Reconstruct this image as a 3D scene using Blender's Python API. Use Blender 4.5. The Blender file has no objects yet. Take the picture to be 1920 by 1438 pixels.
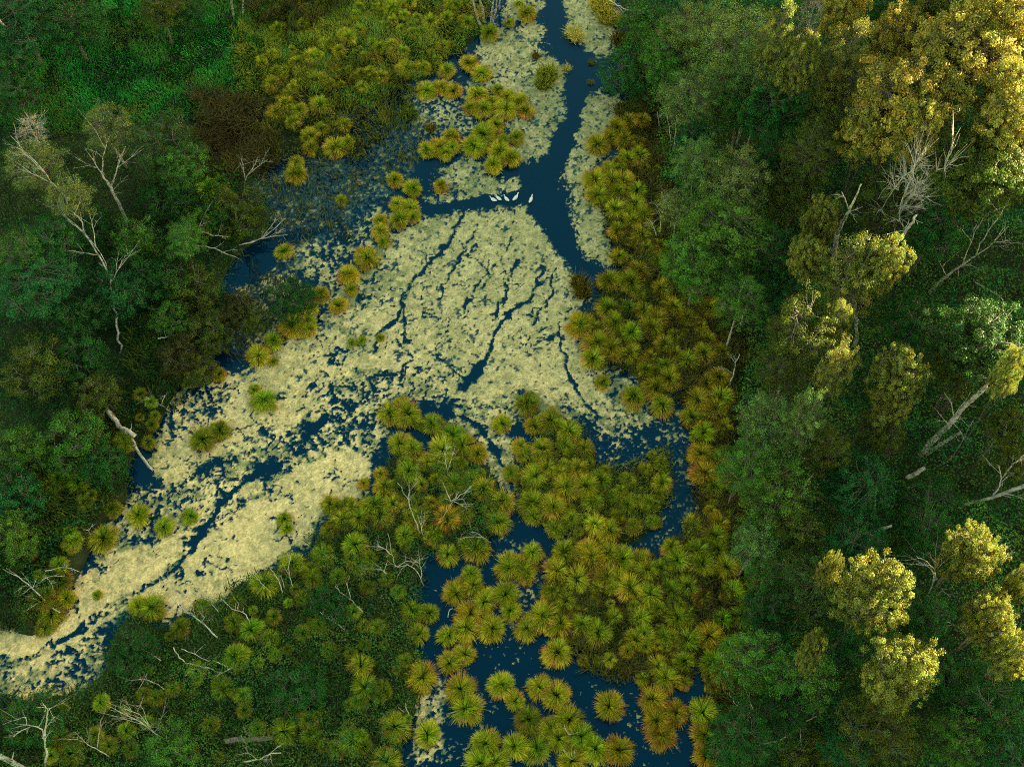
import bpy, math, random
import numpy as np
from mathutils import Vector

S = bpy.context.scene
COL = S.collection
R_ = math.radians

# ------------------------------------------------------------------ camera, sky, sun, exposure
CAM_H, PITCH, F, CX, CY = 110.0, 62.0, 2550.0, 960.0, 719.0
cam = bpy.data.cameras.new('camera')
cam.lens = F / 1920.0 * 36.0
cam.sensor_width = 36.0
cam.clip_start, cam.clip_end = 0.5, 20000
camo = bpy.data.objects.new('camera', cam)
COL.objects.link(camo)
camo.location = (0, 0, CAM_H)
camo.rotation_euler = (R_(90 - PITCH), 0, 0)
S.camera = camo

SUN_EL = 3.6
SUN_AZ = 67.0                                   # from +Y towards +X
w = bpy.data.worlds.new('World'); S.world = w; w.use_nodes = True
nt = w.node_tree
bg = nt.nodes['Background']
sky = nt.nodes.new('ShaderNodeTexSky'); sky.sky_type = 'NISHITA'; sky.sun_disc = False
sky.sun_elevation, sky.sun_rotation = R_(SUN_EL), R_(SUN_AZ)
sky.air_density, sky.dust_density, sky.ozone_density = 1.0, 1.5, 1.0
wb = nt.nodes.new('ShaderNodeMix'); wb.data_type = 'RGBA'; wb.blend_type = 'MULTIPLY'; wb.inputs[0].default_value = 1.0
wb.inputs[7].default_value = (1.08, 1.02, 0.68, 1)   # a daylight film balanced for the blue of open shade
nt.links.new(sky.outputs[0], wb.inputs[6]); nt.links.new(wb.outputs[2], bg.inputs[0])
bg.inputs[1].default_value = 0.10
sl = bpy.data.lights.new('sun', 'SUN'); sl.energy = 5.0; sl.angle = R_(0.6); sl.color = (1.0, 0.86, 0.49)
so = bpy.data.objects.new('sun', sl); COL.objects.link(so)
SUNV = Vector((math.sin(R_(SUN_AZ)) * math.cos(R_(SUN_EL)), math.cos(R_(SUN_AZ)) * math.cos(R_(SUN_EL)), math.sin(R_(SUN_EL))))
so.rotation_euler = SUNV.to_track_quat('Z', 'Y').to_euler()
so.location = (60, 40, 60)
S.view_settings.view_transform = 'Standard'; S.view_settings.look = 'None'
S.view_settings.exposure = 3.78; S.view_settings.gamma = 1.0
S.cycles.max_bounces = 6; S.cycles.diffuse_bounces = 3; S.cycles.transmission_bounces = 3
S.cycles.use_adaptive_sampling = True; S.cycles.adaptive_threshold = 0.01
S.cycles.use_denoising = False; S.cycles.filter_width = 1.1
S.cycles.sample_clamp_indirect = 4.0

# ------------------------------------------------------------------ projection helpers (photo pixels <-> metres)
CP, SP = math.cos(R_(90 - PITCH)), math.sin(R_(90 - PITCH))
def ray(px, py):
    x = (np.asarray(px, float) - CX) / F; y = -(np.asarray(py, float) - CY) / F
    return x, y * CP + SP, y * SP - CP
def at(px, py, z=0.0):
    dx, dy, dz = ray(px, py)
    t = (z - CAM_H) / dz
    return dx * t, dy * t, t
def px_of(X, Y, Z=0.0):
    Z = np.asarray(Z, float) - CAM_H
    yc = Y * CP + Z * SP; zc = -Y * SP + Z * CP
    d = np.maximum(-zc, 1.0)
    return CX + X / d * F, CY - yc / d * F

# ------------------------------------------------------------------ noise
_rs = np.random.RandomState(7)
_T = _rs.rand(512, 512)
def vn(x, y, s=1.0, o=0):
    x = np.asarray(x, float) / s + 37.7 * o + 91.3; y = np.asarray(y, float) / s + 11.9 * o + 53.1
    xi = np.floor(x).astype(int); yi = np.floor(y).astype(int)
    fx = x - xi; fy = y - yi
    fx = fx * fx * (3 - 2 * fx); fy = fy * fy * (3 - 2 * fy)
    a = _T[xi % 512, yi % 512]; b = _T[(xi + 1) % 512, yi % 512]; c = _T[xi % 512, (yi + 1) % 512]; d = _T[(xi + 1) % 512, (yi + 1) % 512]
    return (a * (1 - fx) + b * fx) * (1 - fy) + (c * (1 - fx) + d * fx) * fy
def fbm(x, y, s=1.0, o=0, n=4):
    t = 0; a = 1.0; tot = 0
    for k in range(n):
        t = t + a * vn(x, y, s / 2.03 ** k, o + k * 3); tot += a; a *= 0.55
    return t / tot
def sm(a, b, x):
    t = np.clip((np.asarray(x, float) - a) / (b - a), 0, 1); return t * t * (3 - 2 * t)

# ------------------------------------------------------------------ masks painted on the ground plane (2-px raster of the plan)
G0X, G0Y, GS = -300, -140, 2
GXX, GYY = np.meshgrid(np.arange(G0X, 2240, GS) + 0.0, np.arange(G0Y, 1640, GS) + 0.0)
def poly_mask(p):
    p = np.array(p, float)
    x0, y0 = p.min(0); x1, y1 = p.max(0)
    out = np.zeros(GXX.shape)
    j0, j1 = np.clip([int((x0 - G0X) / GS), int((x1 - G0X) / GS) + 2], 0, GXX.shape[1])
    i0, i1 = np.clip([int((y0 - G0Y) / GS), int((y1 - G0Y) / GS) + 2], 0, GXX.shape[0])
    X, Y = GXX[i0:i1, j0:j1], GYY[i0:i1, j0:j1]
    ins = np.zeros(X.shape, bool)
    for k in range(len(p)):
        (ax, ay), (bx, by) = p[k - 1], p[k]
        if ay == by: continue
        c = ((ay > Y) != (by > Y)) & (X < (bx - ax) * (Y - ay) / (by - ay) + ax)
        ins ^= c
    out[i0:i1, j0:j1] = ins
    return out
def blur(m, r):
    for _ in range(2):
        for ax in (0, 1):
            k = max(1, int(r / GS))
            c = np.cumsum(np.pad(m, [(k + 1, k) if a == ax else (0, 0) for a in (0, 1)], mode='edge'), axis=ax)
            n = m.shape[ax]
            hi = np.take(c, np.arange(2 * k + 1, 2 * k + 1 + n), axis=ax); lo = np.take(c, np.arange(0, n), axis=ax)
            m = (hi - lo) / (2 * k + 1)
    return m
def line_mask(pts):
    """soft band along a polyline of (x, y, width)"""
    out = np.zeros(GXX.shape)
    for (ax, ay, aw), (bx, by, bw) in zip(pts[:-1], pts[1:]):
        m = max(aw, bw) + 8
        j0, j1 = np.clip([int((min(ax, bx) - m - G0X) / GS), int((max(ax, bx) + m - G0X) / GS) + 2], 0, GXX.shape[1])
        i0, i1 = np.clip([int((min(ay, by) - m - G0Y) / GS), int((max(ay, by) + m - G0Y) / GS) + 2], 0, GXX.shape[0])
        X, Y = GXX[i0:i1, j0:j1], GYY[i0:i1, j0:j1]
        L = (bx - ax) ** 2 + (by - ay) ** 2 + 1e-6
        t = np.clip(((X - ax) * (bx - ax) + (Y - ay) * (by - ay)) / L, 0, 1)
        d = np.hypot(X - ax - t * (bx - ax), Y - ay - t * (by - ay))
        hw = (aw + t * (bw - aw)) / 2
        out[i0:i1, j0:j1] = np.maximum(out[i0:i1, j0:j1], sm(0, 1, (hw - d) / (0.45 * hw + 1.0) + 0.55))
    return out
def samp(m, px, py):
    fx = np.clip((px - G0X) / GS, 0, m.shape[1] - 2); fy = np.clip((py - G0Y) / GS, 0, m.shape[0] - 2)
    xi = fx.astype(int); yi = fy.astype(int); fx = fx - xi; fy = fy - yi
    return (m[yi, xi] * (1 - fx) + m[yi, xi + 1] * fx) * (1 - fy) + (m[yi + 1, xi] * (1 - fx) + m[yi + 1, xi + 1] * fx) * fy

L_LEFT = [(-420, -260), (965, -260), (945, 0), (905, 60), (890, 98), (850, 112), (780, 140), (745, 185), (700, 198), (640, 200), (648, 262), (560, 285),
          (505, 312), (480, 345), (492, 385), (520, 432), (455, 480), (420, 520), (412, 570), (440, 602), (395, 622), (392, 680), (345, 702), (322, 752),
          (305, 800), (255, 845), (242, 882), (250, 930), (175, 1000), (140, 1090), (100, 1150), (60, 1190), (0, 1165), (-420, 1150)]
L_BOTL = [(-420, 1310), (0, 1335), (90, 1310), (178, 1290), (200, 1230), (228, 1165), (262, 1142), (318, 1172), (400, 1132), (470, 1080), (575, 1040),
          (600, 972), (650, 942), (700, 932), (722, 862), (760, 842), (900, 862), (938, 930), (968, 960), (940, 1000), (880, 1050), (800, 1040),
          (782, 1090), (776, 1170), (800, 1280), (758, 1400), (740, 1760), (-420, 1760)]
L_ISL = [(958, 885), (985, 835), (1030, 800), (1075, 790), (1115, 840), (1122, 868), (1190, 885), (1225, 850), (1262, 850), (1262, 920), (1225, 1000), (1205, 1022), (1130, 1012), (1050, 1010), (1000, 962)]
L_ISB = [(1012, 1052), (1100, 1030), (1230, 1050), (1285, 1062), (1300, 1200), (1290, 1282), (1190, 1285), (1110, 1275), (1060, 1200), (1000, 1182), (1030, 1100)]
L_RIGHT = [(1132, -260), (1140, 0), (1162, 60), (1190, 140), (1165, 200), (1170, 255), (1135, 330), (1130, 420), (1160, 500), (1135, 560), (1100, 600), (1112, 662),
           (1200, 690), (1262, 742), (1292, 762), (1290, 850), (1312, 940), (1290, 1000), (1255, 1030), (1300, 1062), (1302, 1180), (1330, 1300), (1350, 1420), (1370, 1760), (2400, 1760), (2400, -260)]
LAND_RAW = np.maximum.reduce([poly_mask(p) for p in (L_LEFT, L_BOTL, L_ISL, L_ISB, L_RIGHT)])
LAND = blur(LAND_RAW, 10)

U = (math.sin(R_(SUN_AZ)), math.cos(R_(SUN_AZ)))
SHADE_RIDGE = 20.8  # height of an unseen ridge, added to keep low sun off the marsh
def land_at(X, Y):
    px, py = px_of(X, Y)
    wob = (vn(X, Y, 1.7, 4) - 0.5) * 26
    return np.where(np.asarray(Y) < -60, 1.0, samp(LAND, px + wob, py - wob))
def terrain(X, Y):
    X = np.asarray(X, float); Y = np.asarray(Y, float)
    l = land_at(X, Y)
    z = -0.55 + 0.72 * l + 0.12 * l * (vn(X, Y, 3.1, 9) - 0.4)
    z = z + l * 5.0 * sm(20, 62, X) + l * 1.2 * sm(-25, -50, X)
    u = X * U[0] + Y * U[1]
    v = -X * U[1] + Y * U[0]
    z = z + (SHADE_RIDGE + 3 * sm(45, 72, v) + 4 * sm(78, 96, v) - 4 + 7 * (fbm(v, u, 14, 2, 3) - 0.5)) * sm(105, 150, u)  # added ridge out of view, crest raised along v to shade the left trees
    return z
def ground_pt(px, py, h=0.0):
    """the point h metres above the ground that shows at this photo pixel"""
    z = 0.0
    for _ in range(7):
        x, y, t = at(px, py, z + h)
        z = max(float(terrain(x, y)), -0.02)
    return float(x), float(y), z

# ------------------------------------------------------------------ mesh helpers
def make_mesh(name, V, Q, mats, col=None, smooth=False, mi=None):
    V = np.ascontiguousarray(V, dtype=np.float32); Q = np.ascontiguousarray(Q, dtype=np.int32)
    me = bpy.data.meshes.new(name)
    me.vertices.add(len(V)); me.vertices.foreach_set('co', V.ravel())
    n, k = Q.shape
    me.loops.add(n * k); me.loops.foreach_set('vertex_index', Q.ravel())
    me.polygons.add(n); me.polygons.foreach_set('loop_start', np.arange(0, n * k, k, dtype=np.int32))
    if smooth: me.polygons.foreach_set('use_smooth', np.ones(n, bool))
    for m in (mats if isinstance(mats, (list, tuple)) else [mats]): me.materials.append(m)
    if mi is not None: me.polygons.foreach_set('material_index', np.asarray(mi, np.int32))
    if col is not None:
        a = me.attributes.new('col', 'FLOAT_COLOR', 'POINT')
        c = np.ones((len(V), 4), np.float32); c[:, :3] = col
        a.data.foreach_set('color', c.ravel())
    me.update(calc_edges=True)
    return me
def obj(name, me, parent=None, loc=None):
    o = bpy.data.objects.new(name, me); COL.objects.link(o)
    if parent is not None: o.parent = parent
    if loc is not None: o.location = loc
    return o
def tag(o, label=None, cat=None, group=None, kind=None):
    if label: o['label'] = label
    if cat: o['category'] = cat
    if group: o['group'] = group
    if kind: o['kind'] = kind
    return o
class MB:
    """collects quads"""
    def __init__(s): s.V = []; s.Q = []; s.C = []; s.n = 0
    def add(s, V, Q, C=None):
        s.V.append(np.asarray(V, float)); s.Q.append(np.asarray(Q, int) + s.n); s.n += len(V)
        if C is not None: s.C.append(np.broadcast_to(C, (len(V), 3)))
    def mesh(s, name, mats, smooth=False):
        return make_mesh(name, np.concatenate(s.V), np.concatenate(s.Q), mats, np.concatenate(s.C) if s.C else None, smooth)
    def tube(s, P, r, k=6, cap=True, C=None, rough=0.0, rng=None):
        P = np.asarray(P, float); n = len(P)
        r = np.broadcast_to(np.asarray(r, float), (n,)).copy()
        T = np.gradient(P, axis=0); T /= np.linalg.norm(T, axis=1)[:, None] + 1e-9
        ref = np.array([0.31, 0.17, 0.93]) if abs(T[:, 2]).mean() < 0.75 else np.array([0.9, 0.3, 0.1])
        A = np.cross(T, ref); A /= np.linalg.norm(A, axis=1)[:, None] + 1e-9
        B = np.cross(T, A)
        an = np.arange(k) * 2 * math.pi / k
        rr = r[:, None] * np.ones(k)[None]
        if rough and rng is not None: rr = rr * (1 + rough * (rng.rand(n, k) - 0.5))
        V = P[:, None] + rr[..., None] * (np.cos(an)[None, :, None] * A[:, None] + np.sin(an)[None, :, None] * B[:, None])
        V = V.reshape(-1, 3)
        Q = []
        for i in range(n - 1):
            for j in range(k):
                Q.append((i * k + j, i * k + (j + 1) % k, (i + 1) * k + (j + 1) % k, (i + 1) * k + j))
        if cap:
            m = len(V); V = np.vstack([V, P[:1], P[-1:]])
            for j in range(0, k, 2):
                Q.append((m, (j + 2) % k, (j + 1) % k, j)); e = (n - 1) * k
                Q.append((m + 1, e + j, e + (j + 1) % k, e + (j + 2) % k))
        s.add(V, Q, C)
def unit(v): return v / (np.linalg.norm(v, axis=-1, keepdims=True) + 1e-9)
def leaves(P, N, size, rng, asp=0.6):
    """rhombic leaf faces at P facing about N"""
    n = len(P)
    N = unit(N); rv = rng.normal(size=(n, 3)); T = unit(np.cross(N, rv)); B = np.cross(N, T)
    s = np.broadcast_to(size, (n,))[:, None]
    V = np.stack([P - T * s * .5, P + B * s * asp * .5, P + T * s * .5, P - B * s * asp * .5], 1).reshape(-1, 3)
    return V, np.arange(4 * n).reshape(n, 4)

# ------------------------------------------------------------------ materials
def mat(name): 
    m = bpy.data.materials.new(name); m.use_nodes = True
    return m, m.node_tree, m.node_tree.nodes['Principled BSDF']
def foliage_mat(name, trans=0.35, rough=0.6, spec=0.08):
    m, t, p = mat(name)
    at_ = t.nodes.new('ShaderNodeAttribute'); at_.attribute_name = 'col'
    oi = t.nodes.new('ShaderNodeObjectInfo')
    mx = t.nodes.new('ShaderNodeMix'); mx.data_type = 'RGBA'; mx.blend_type = 'MULTIPLY'; mx.inputs[0].default_value = 1
    t.links.new(at_.outputs['Color'], mx.inputs[6]); t.links.new(oi.outputs['Color'], mx.inputs[7])
    t.links.new(mx.outputs[2], p.inputs['Base Color'])
    p.inputs['Roughness'].default_value = rough; p.inputs['Specular IOR Level'].default_value = spec
    tr = t.nodes.new('ShaderNodeBsdfTranslucent'); t.links.new(mx.outputs[2], tr.inputs[0])
    ms = t.nodes.new('ShaderNodeMixShader'); ms.inputs[0].default_value = trans
    t.links.new(p.outputs[0], ms.inputs[1]); t.links.new(tr.outputs[0], ms.inputs[2])
    t.links.new(ms.outputs[0], t.nodes['Material Output'].inputs[0])
    return m
def noise_mat(name, c1, c2, scale, rough=0.9, bump=0.0, stretch=None, detail=6, lo=.35, hi=.65, objcoord=True):
    m, t, p = mat(name)
    tc = t.nodes.new('ShaderNodeTexCoord'); mp = t.nodes.new('ShaderNodeMapping')
    if stretch: mp.inputs['Scale'].default_value = stretch
    t.links.new(tc.outputs['Object' if objcoord else 'Generated'], mp.inputs[0])
    nz = t.nodes.new('ShaderNodeTexNoise'); nz.inputs['Scale'].default_value = scale; nz.inputs['Detail'].default_value = detail
    t.links.new(mp.outputs[0], nz.inputs[0])
    cr = t.nodes.new('ShaderNodeValToRGB'); cr.color_ramp.elements[0].position = lo; cr.color_ramp.elements[1].position = hi
    cr.color_ramp.elements[0].color = (*c1, 1); cr.color_ramp.elements[1].color = (*c2, 1)
    t.links.new(nz.outputs[0], cr.inputs[0]); t.links.new(cr.outputs[0], p.inputs['Base Color'])
    p.inputs['Roughness'].default_value = rough; p.inputs['Specular IOR Level'].default_value = 0.2
    if bump:
        b = t.nodes.new('ShaderNodeBump'); b.inputs['Strength'].default_value = bump; b.inputs['Distance'].default_value = 0.05
        t.links.new(nz.outputs[0], b.inputs['Height']); t.links.new(b.outputs[0], p.inputs['Normal'])
    return m
M_LEAF = foliage_mat('leaf', 0.22)
M_GRASS = foliage_mat('grass_blade', 0.25, 0.6, 0.08)
M_WEED = foliage_mat('duckweed', 0.0, 0.7, 0.25)
M_BARK = noise_mat('grey_brown_bark', (0.05, 0.042, 0.03), (0.17, 0.15, 0.115), 3.0, bump=.6, stretch=(4, 4, 1))
M_BIRCH = noise_mat('birch_bark', (0.10, 0.095, 0.08), (0.38, 0.36, 0.31), 2.2, bump=.3, stretch=(1, 1, 3), lo=.36, hi=.52)
M_DEAD = noise_mat('bleached_dead_wood', (0.16, 0.145, 0.115), (0.56, 0.51, 0.42), 2.5, bump=.5, lo=.3, hi=.6)
M_MOSSY = noise_mat('mossy_wood', (0.09, 0.09, 0.02), (0.3, 0.26, 0.09), 2.0, bump=.5)
M_PEAT = noise_mat('dark_peaty_soil', (0.011, 0.020, 0.007), (0.032, 0.045, 0.014), 0.9, bump=.4)
M_FEATH = noise_mat('white_feathers', (0.72, 0.72, 0.72), (0.82, 0.82, 0.82), 6.0, rough=.6)
M_BILL = noise_mat('orange_bill', (0.55, 0.22, 0.03), (0.65, 0.28, 0.05), 6.0, rough=.5)
M_WATER, t_, p_ = mat('still_blue_water')
p_.inputs['Base Color'].default_value = (0.0, 0.0105, 0.031, 1)
p_.inputs['Roughness'].default_value = 0.04; p_.inputs['IOR'].default_value = 1.33; p_.inputs['Specular IOR Level'].default_value = .9; p_.inputs['Specular Tint'].default_value = (.10, .62, 1.0, 1)
nz_ = t_.nodes.new('ShaderNodeTexNoise'); nz_.inputs['Scale'].default_value = 1.6; nz_.inputs['Detail'].default_value = 3
tc_ = t_.nodes.new('ShaderNodeTexCoord'); t_.links.new(tc_.outputs['Object'], nz_.inputs[0])
bp_ = t_.nodes.new('ShaderNodeBump'); bp_.inputs['Strength'].default_value = 0.08; bp_.inputs['Distance'].default_value = 0.02
t_.links.new(nz_.outputs[0], bp_.inputs['Height']); t_.links.new(bp_.outputs[0], p_.inputs['Normal'])

# ------------------------------------------------------------------ ground sheet and water
def axis(lo, hi, mlo, mhi):
    a = np.arange(lo, hi + .5, 1.0)
    b = np.arange(hi + 5, mhi, 4.0); c = np.arange(mlo, lo - 3, 4.0)
    far = np.array([400, 700, 1200, 2500, 5000.0])
    return np.concatenate([-far[::-1], c, a, b, far])
xs = axis(-70, 72, -180, 260); ys = axis(-10, 125, -120, 250)
GX, GY = np.meshgrid(xs, ys)
GZ = terrain(GX, GY)
nx, ny = len(xs), len(ys)
idx = np.arange(nx * ny).reshape(ny, nx)
Q = np.stack([idx[:-1, :-1], idx[:-1, 1:], idx[1:, 1:], idx[1:, :-1]], -1).reshape(-1, 4)
g = obj('ground', make_mesh('ground', np.stack([GX, GY, GZ], -1).reshape(-1, 3), Q, M_PEAT, smooth=True))
tag(g, kind='structure')
wv = [(-72, -58, 0), (40, -58, 0), (40, 170, 0), (-72, 170, 0)]
tag(obj('water', make_mesh('water', wv, [(0, 1, 2, 3)], M_WATER)), kind='structure')

# ------------------------------------------------------------------ duckweed mat
PATCH = [
 (.87, [(888, 92), (905, 60), (960, 48), (1000, 45), (1022, 72), (1000, 92), (1032, 108), (1050, 132), (1078, 142), (1060, 185), (1064, 218), (1040, 272), (1030, 300), (975, 300), (955, 240), (905, 150)]),
 (.87, [(1058, -60), (1048, 40), (1072, 80), (1064, 98), (1092, 108), (1150, 105), (1172, 92), (1165, 60), (1135, -60)]),
 (.70, [(955, -60), (1020, -60), (1015, 25), (985, 45), (945, 45)]),
 (.91, [(1112, 178), (1088, 192), (1084, 232), (1072, 262), (1058, 312), (1062, 372), (1086, 452), (1110, 490), (1160, 490), (1130, 350), (1110, 330), (1150, 250), (1172, 200), (1135, 180)]),
 (.84, [(828, 312), (882, 288), (912, 332), (968, 340), (968, 358), (925, 382), (842, 395), (808, 372)]),
 (.925, [(760, 478), (800, 440), (872, 400), (930, 388), (985, 385), (1002, 400), (1018, 440), (1042, 482), (1085, 520), (1102, 560), (1080, 600), (1078, 645), (1100, 692), (1150, 720), (1165, 790), (1100, 785), (1010, 742), (960, 742), (868, 772), (770, 700), (640, 690), (650, 620), (742, 580), (762, 520)]),
 (.86, [(640, 520), (682, 492), (725, 452), (792, 422), (868, 402), (840, 452), (780, 522), (742, 592), (690, 642), (620, 702), (585, 650)]),
 (.92, [(480, 690), (545, 640), (640, 600), (662, 682), (622, 742), (560, 802), (470, 852), (380, 872), (330, 922), (285, 880), (296, 805), (400, 790)]),
 (1.03, [(692, 860), (692, 930), (602, 962), (590, 1005), (482, 1080), (402, 1132), (320, 1175), (250, 1130), (180, 1185), (60, 1262), (-420, 1300), (-420, 1262), (0, 1245), (150, 1132), (240, 1082), (400, 1000), (480, 930), (560, 870), (640, 840)]),
 (1.0, [(330, 1000), (205, 1040), (152, 1080), (130, 1162), (60, 1190), (0, 1172), (-420, 1190), (-420, 1235), (60, 1230), (180, 1142), (290, 1080), (352, 1020)]),
 (.66, [(640, 690), (860, 700), (872, 762), (780, 742), (722, 800), (690, 870), (600, 860), (560, 880), (540, 810)]),
 (.75, [(330, 920), (480, 850), (620, 780), (640, 850), (540, 900), (420, 985), (330, 1010), (290, 1000)]),
 (.80, [(868, 760), (1000, 740), (1130, 785), (1192, 800), (1165, 830), (1100, 790), (1000, 790), (950, 800), (965, 870), (965, 935), (920, 900), (898, 830), (850, 790)]),
 (.74, [(1085, 690), (1165, 690), (1220, 745), (1225, 790), (1160, 815), (1110, 780)]),
 (.44, [(480, 540), (540, 480), (640, 430), (720, 380), (760, 440), (700, 480), (640, 540), (600, 600), (520, 640), (470, 660), (430, 620), (440, 540)]),
 (.09, [(480, 340), (560, 300), (650, 270), (700, 210), (760, 220), (780, 330), (720, 380), (600, 430), (500, 420)]),
 (.62, [(760, 205), (880, 205), (892, 255), (830, 245), (770, 262)]),
 (.62, [(738, 165), (800, 150), (870, 155), (905, 165), (890, 200), (780, 205)]),
 (.72, [(296, 800), (330, 740), (400, 715), (470, 690), (470, 800), (380, 830), (330, 850)]),
 (.55, [(160, 1000), (250, 930), (330, 920), (360, 990), (260, 1030), (180, 1050)]),
 (.70, [(-420, 1230), (0, 1230), (120, 1230), (190, 1180), (200, 1240), (160, 1290), (60, 1310), (-420, 1320)]),
 (.13, [(1120, 760), (1290, 740), (1290, 860), (1180, 890), (1120, 860)]),
 (.12, [(1210, 860), (1300, 860), (1310, 960), (1250, 1030), (1190, 1030), (1230, 960)]),
 (.16, [(940, 960), (1020, 1040), (1000, 1180), (960, 1200), (940, 1080)]),
 (.05, [(800, 1100), (1000, 1190), (1060, 1290), (1300, 1290), (1340, 1450), (760, 1450), (790, 1300)]),
 (.62, [(790, 1285), (830, 1280), (832, 1330), (822, 1420), (780, 1430), (776, 1340)]),
]
OPEN = [
 [(1040, -60, 34), (1035, 0, 36), (1040, 40, 50), (1046, 70, 48), (1062, 100, 55), (1095, 132, 66), (1085, 165, 66), (1082, 195, 34), (1072, 240, 34), (1050, 288, 40), (1015, 335, 66), (1020, 390, 66), (1058, 455, 52), (1092, 505, 28), (1108, 550, 14)],
 [(1015, 350, 34), (945, 377, 28), (870, 386, 22), (800, 396, 26), (770, 405, 14)],
 [(870, 398, 10), (842, 450, 13), (790, 510, 13), (757, 560, 12), (745, 598, 11), (708, 632, 10), (702, 660, 9)],
 [(757, 562, 7), (756, 640, 10)],
 [(973, 488, 7), (955, 525, 12), (925, 600, 5)], [(1015, 512, 10), (993, 565, 12), (950, 585, 14), (927, 623, 10), (918, 660, 12), (890, 705, 20), (866, 728, 26)],
 [(923, 492, 6), (892, 545, 8), (868, 580, 9)],
 [(1040, 500, 5), (1030, 560, 6), (1002, 610, 5), (985, 650, 4)], [(900, 420, 4), (868, 470, 5), (838, 520, 5), (822, 560, 4)], [(960, 440, 4), (935, 490, 4), (905, 545, 4)], [(846, 690, 6), (872, 722, 9)],
 [(1045, 612, 9), (1050, 662, 10), (1062, 702, 9), (1097, 757, 9), (1123, 782, 8)],
 [(857, 778, 12), (898, 800, 16), (935, 860, 12), (962, 925, 14), (972, 960, 26)],
 [(630, 772, 24), (575, 815, 22), (532, 862, 62), (485, 882, 26), (440, 918, 14), (415, 940, 18), (360, 1030, 16), (292, 1090, 15), (222, 1130, 22), (190, 1155, 20), (150, 1182, 18), (60, 1232, 20), (-100, 1280, 18)],
 [(318, 745, 8), (318, 835, 8)], [(262, 870, 34), (290, 895, 34)], [(1090, 580, 10), (1115, 545, 14)],
 [(1080, 190, 12), (1100, 165, 22)], [(380, 1130, 10), (350, 1170, 22), (300, 1195, 24)],
]
cover = np.zeros(GXX.shape)
for v, p in PATCH: cover = np.maximum(cover, v * np.clip(blur(poly_mask(p), 9) * 1.25, 0, 1))
opn = np.maximum.reduce([line_mask([(x, y, w * (.88 if k < 2 else .75 if w > 15 else .58)) for x, y, w in p]) for k, p in enumerate(OPEN)])
opn = np.maximum(opn, blur(poly_mask([(1050, 108), (1100, 114), (1145, 120), (1142, 148), (1108, 180), (1072, 188), (1084, 150)]), 5))
d = 0.095
DX, DY = np.meshgrid(np.arange(-66, 24, d), np.arange(16, 116, d))
PX, PY = px_of(DX, DY)
wx = (fbm(DX, DY, 2.2, 1, 5) - .5) * 36; wy = (fbm(DX, DY, 2.2, 31, 5) - .5) * 30
frag = np.where(PY < 480, 1, np.clip(np.where(PX > 700, .62, .2) + 1.4 * vn(DX, DY, 1.9, 90), 0, 1))
cv = samp(cover, PX + wx, PY + wy) * (1 - frag * samp(opn, PX + wx * .5 + (vn(DX, DY, .6, 33) - .5) * 9, PY + wy * .5 + (vn(DX, DY, .6, 36) - .5) * 9))
cv *= 1 - sm(.35, .8, samp(LAND, PX + wx, PY + wy))
cv[(PX < -295) | (PX > 1500) | (PY < -60) | (PY > 1500)] = 0
nn = .27 * fbm(DX, DY, 1.5, 5, 3) + .26 * vn(DX, DY, .36, 8) + .34 * vn(DX, DY, .19, 12) + .10 * np.random.RandomState(2).rand(*DX.shape)
srt = np.sort(nn.ravel()[::61]); nn = np.searchsorted(srt, nn) / len(srt)
rid = np.abs(fbm(DX + 1.5 * vn(DX, DY, 1, 3), DY + 1.5 * vn(DX, DY, 1, 6), 3.2, 15, 3) - .5)
nn = nn + .6 * sm(.020, .005, rid) * sm(.1, .45, vn(DX, DY, 4, 21)) + .35 * sm(.05, .01, np.abs(vn(DX, DY, 1.15, 40) - .5)) * sm(.45, .8, vn(DX, DY, 5, 44))
keep = nn < cv
shal = np.clip(blur(poly_mask([(470, 350), (560, 290), (650, 260), (700, 190), (790, 190), (790, 330), (720, 380), (640, 430), (520, 520), (440, 560), (400, 680), (480, 660), (560, 560), (520, 480)]), 14), 0, 1)
sub = (~keep) & (cv > .05) & (nn < cv + .16 + .42 * samp(shal, PX + wx, PY + wy))
cells = keep | sub
ii, jj = np.nonzero(cells[:-1, :-1])
H, W = DX.shape
vid = lambda a, b: a * W + b
Q = np.stack([vid(ii, jj), vid(ii, jj + 1), vid(ii + 1, jj + 1), vid(ii + 1, jj)], -1)
used, inv = np.unique(Q.ravel(), return_inverse=True)
rs = np.random.RandomState(3)
VX = DX.ravel()[used] + (rs.rand(len(used)) - .5) * d * .75; VY = DY.ravel()[used] + (rs.rand(len(used)) - .5) * d * .75
k_ = keep.ravel()[used]; n_ = nn.ravel()[used]; c_ = cv.ravel()[used]; px_ = PX.ravel()[used]; py_ = PY.ravel()[used]
VZ = 0.012 + 0.006 * rs.rand(len(used)) * k_
warm = sm(250, 900, py_)[:, None]
base = (1 - warm) * np.array([.44, .385, .185]) + warm * np.array([.73, .54, .245])
gr = np.array([.20, .215, .085])
mott = sm(.34, .66, fbm(VX, VY, 2.6, 64, 2) * .35 + vn(VX, VY, .45, 61) * .45 + .2 * rs.rand(len(used)))[:, None]
cream = sm(.82, .97, c_)[:, None]
colr = base * (1 - mott * (1 - .6 * cream)) + gr * mott * (1 - .6 * cream)
edge = sm(.22, .0, c_ - n_)[:, None]
colr = colr * (1 - .6 * edge) + np.array([.12, .16, .075]) * .6 * edge
colr *= (.62 + .62 * rs.rand(len(used)))[:, None] * (.8 + .4 * vn(VX, VY, .33, 66))[:, None]
colr[~k_] = np.array([.014, .050, .064]) * (.55 + .6 * rs.rand((~k_).sum()) + .5 * vn(VX, VY, 1.1, 77)[~k_])[:, None]
tag(obj('duckweed_mat', make_mesh('duckweed_mat', np.stack([VX, VY, VZ], -1), inv.reshape(-1, 4), M_WEED, colr)), kind='stuff')
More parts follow.
